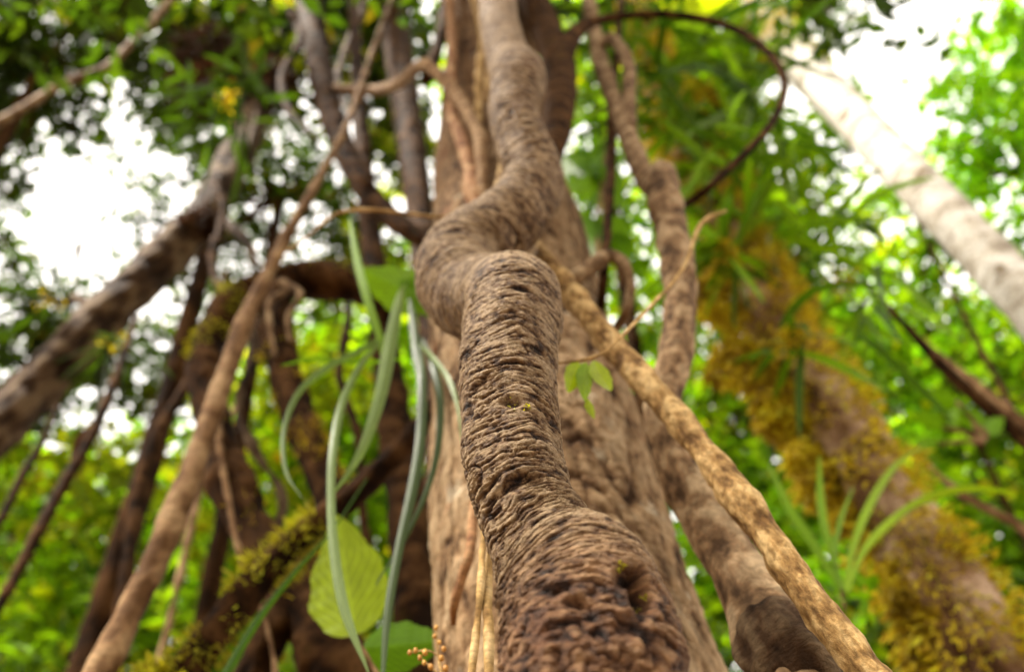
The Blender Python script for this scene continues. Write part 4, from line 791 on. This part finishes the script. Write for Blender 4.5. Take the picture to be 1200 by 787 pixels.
# --- right canopy
bg_tree('lush green tree filling the area behind the winding grey vine and golden moss', (2.0, 3.6), (880, 200, 5.2), [
    (800, 120, 5.2, 80, 80, 1.8, 22), (860, 80, 5.4, 70, 60, 1.8, 22), (900, 180, 5.2, 90, 60, 1.8, 22), (830, 300, 5.0, 80, 80, 1.9, 22), (900, 320, 5.0, 80, 70, 1.3, 20), (950, 250, 5.1, 80, 50, .75, 18), (880, 420, 5.0, 90, 70, 1.9, 22), (980, 170, 5.3, 40, 40, 1.6, 18), (820, 520, 4.9, 70, 80, 2.0, 22), (860, 620, 4.8, 80, 80, 2.0, 24)], 'leaf_mid',
    extra=[('leaf_bright', [(820, 100, 4.9, 60, 60, .5, 22), (880, 230, 4.5, 70, 50, .6, 22), (760, 470, 4.6, 60, 60, .4, 22)])])
bg_tree('broad green tree spread across the middle right under the pale trunk', (3.2, 4.6), (1080, 380, 6.0), [
    (1010, 270, 6.0, 80, 60, .9, 18), (1080, 330, 6.0, 80, 60, 1.6, 20), (1000, 390, 5.9, 90, 70, 1.9, 22), (1090, 420, 5.9, 90, 60, 1.9, 22), (1170, 420, 6.0, 80, 80, 1.7, 22), (1180, 520, 5.8, 90, 80, 1.9, 22), (1100, 520, 5.8, 90, 70, 2.0, 22), (1050, 230, 6.0, 40, 40, 1.0, 16), (1270, 450, 6.0, 80, 140, 1.8, 24)], 'leaf_mid', r=.025,
    extra=[('leaf_bright', [(1000, 360, 5.1, 80, 60, .5, 20), (1120, 380, 5.1, 90, 60, .5, 20), (1100, 500, 5.1, 90, 60, .4, 20)])])
bg_tree('vivid bright green tree in the upper right corner beyond the pale trunk', (4.6, 4.2), (1180, 160, 7.0), [
    (1190, 40, 7.0, 50, 60, 1.5, 20), (1150, 110, 7.0, 60, 50, 1.5, 20), (1120, 180, 7.0, 50, 44, 1.2, 18), (1170, 200, 6.9, 70, 60, 1.3, 18), (1190, 280, 6.8, 60, 50, 1.4, 18), (1250, 120, 7.0, 70, 160, 1.8, 22), (1095, 215, 7.0, 34, 30, 1.1, 18), (1260, 330, 6.8, 60, 60, 1.8, 22)], 'leaf_bright', r=.03)
bg_tree('dark leaf sprays hanging at the top edge of the right sky gap', (1.9, 2.6), (940, -60, 7.5), [
    (955, 18, 7.5, 42, 20, 1.0, 16), (975, 42, 7.5, 18, 14, .8, 14), (920, -20, 7.5, 60, 30, 1.6, 18), (1016, 8, 7.4, 5, 5, .8, 12), (995, 105, 7.2, 16, 8, 1.0, 14), (1000, -60, 7.5, 90, 30, 1.3, 18)], 'leaf_dark', r=.012)
bg_tree('green undergrowth tree in the bottom right corner', (2.6, 3.4), (1000, 700, 4.8), [
    (900, 700, 4.8, 90, 80, 2.0, 24), (990, 720, 4.8, 90, 80, 2.0, 24), (960, 600, 5.0, 90, 70, 2.0, 22), (1180, 650, 5.4, 90, 80, 1.9, 24), (1080, 640, 5.3, 90, 70, 1.9, 22), (1000, 830, 4.6, 160, 50, 1.8, 24), (1260, 700, 5.2, 80, 120, 1.8, 24), (820, 700, 5.0, 70, 90, 1.9, 24)], 'leaf_mid',
    extra=[('leaf_bright', [(990, 650, 4.2, 60, 60, .3, 20), (880, 650, 4.2, 60, 60, .2, 20)])])
bg_tree('distant dark tree seen through the leaves at lower right', (4.5, 7.6), (1000, 500, 9.6), [
    (1080, 470, 9.8, 170, 90, 1.7, 20), (850, 520, 9.6, 120, 110, 1.9, 20), (1000, 600, 9.5, 180, 110, 2.0, 22), (1180, 620, 9.5, 120, 130, 1.8, 22), (900, 740, 9.0, 180, 90, 1.9, 22), (1120, 780, 9.0, 180, 80, 1.9, 22), (740, 440, 10, 80, 80, .9, 18), (770, 100, 10, 90, 80, 1.2, 20)], 'leaf_dark')
def wclump(x, y, z, r, cov, lf=14):
    px, py, d = pix(np.array([x, y, z])); k = FPX/d
    return (px, py, d, r*k, r*k, cov, .11*k)
bg_tree('unseen tall dark tree added overhead to shade the upper trunks', (-1.9, -1.2), pix(np.array([-1.2, -.1, 4.6])), [
    wclump(-1.1, .0, 4.3, .8, .55), wclump(-.2, .3, 4.6, .8, .5), wclump(.8, .2, 4.8, .8, .5), wclump(-2.0, .4, 4.6, .8, .6), wclump(-1.4, -1.0, 5.0, .9, .3), wclump(1.8, .3, 5.0, .9, .6), wclump(.6, -.8, 5.2, .9, .5)], 'leaf_dark', group=None)  # out of view, added to keep sun and skylight off the upper trunks
# small leafy shrub on the mossy trunk
sh = empty('small_leaf_plant', at(980, 680, 1.1), 'little bushy bright green plant at the base of the grassy tuft', 'plant')
tube('stem', path([(990, 720, 1.1, 5), (985, 690, 1.1, 4), (975, 650, 1.08, 3)]), M['slim'], sh, around=8, disp=rough(.001, 40))
crown_mesh('foliage', [(975, 655, 1.38, 40, 26, 1.1, 20), (1000, 690, 1.35, 34, 24, 1.1, 20), (955, 690, 1.35, 26, 16, .7, 20), (960, 715, 1.3, 28, 18, .6, 20)], M['leaf_bright'], sh, full=True)

# ================================================================== LIGHT, SKY
w = bpy.data.worlds.new('World'); scene.world = w; w.use_nodes = True
nt = w.node_tree; nt.nodes.clear(); N, L = nt.nodes.new, nt.links.new
EL, AZ = math.radians(54), math.radians(242)      # sun behind the viewer, a little to the left
sky = N('ShaderNodeTexSky'); sky.sky_type = 'NISHITA'; sky.sun_disc = False; sky.sun_elevation = EL; sky.sun_rotation = AZ
sky.air_density = 1; sky.dust_density = 5; sky.ozone_density = 1
mixn = N('ShaderNodeMix'); mixn.data_type = 'RGBA'; mixn.inputs['Factor'].default_value = .8; L(sky.outputs[0], mixn.inputs['A']); mixn.inputs['B'].default_value = (11.6, 10.9, 9.7, 1)
bg = N('ShaderNodeBackground'); L(mixn.outputs['Result'], bg.inputs['Color']); bg.inputs['Strength'].default_value = .06
wo = N('ShaderNodeOutputWorld'); L(bg.outputs[0], wo.inputs[0])
sd = bpy.data.lights.new('sun', 'SUN'); sd.energy = 4.3; sd.angle = math.radians(6); sd.color = (1, .93, .82)
so = bpy.data.objects.new('sun', sd); COL.objects.link(so)
sdir = Vector((math.sin(AZ)*math.cos(EL), math.cos(AZ)*math.cos(EL), math.sin(EL)))
so.rotation_euler = (-sdir).to_track_quat('-Z', 'Y').to_euler(); so.location = sdir*20

cd = bpy.data.cameras.new('camera'); co = bpy.data.objects.new('camera', cd); COL.objects.link(co); scene.camera = co
co.location = CAM; co.rotation_euler = (math.radians(90)+PITCH, 0, 0)
cd.sensor_width = 36; cd.lens = 36*FPX/1200; cd.clip_start = .02; cd.clip_end = 2000
cd.dof.use_dof = True; cd.dof.focus_distance = .405; cd.dof.aperture_fstop = 5.0
scene.view_settings.view_transform = 'Standard'; scene.view_settings.look = 'None'
scene.view_settings.exposure = 2.42; scene.view_settings.gamma = 1
cy = scene.cycles
cy.max_bounces = 6; cy.diffuse_bounces = 4; cy.transmission_bounces = 4; cy.glossy_bounces = 2; cy.caustics_reflective = False; cy.caustics_refractive = False
cy.use_denoising = True
scene.render.filter_size = 1.2
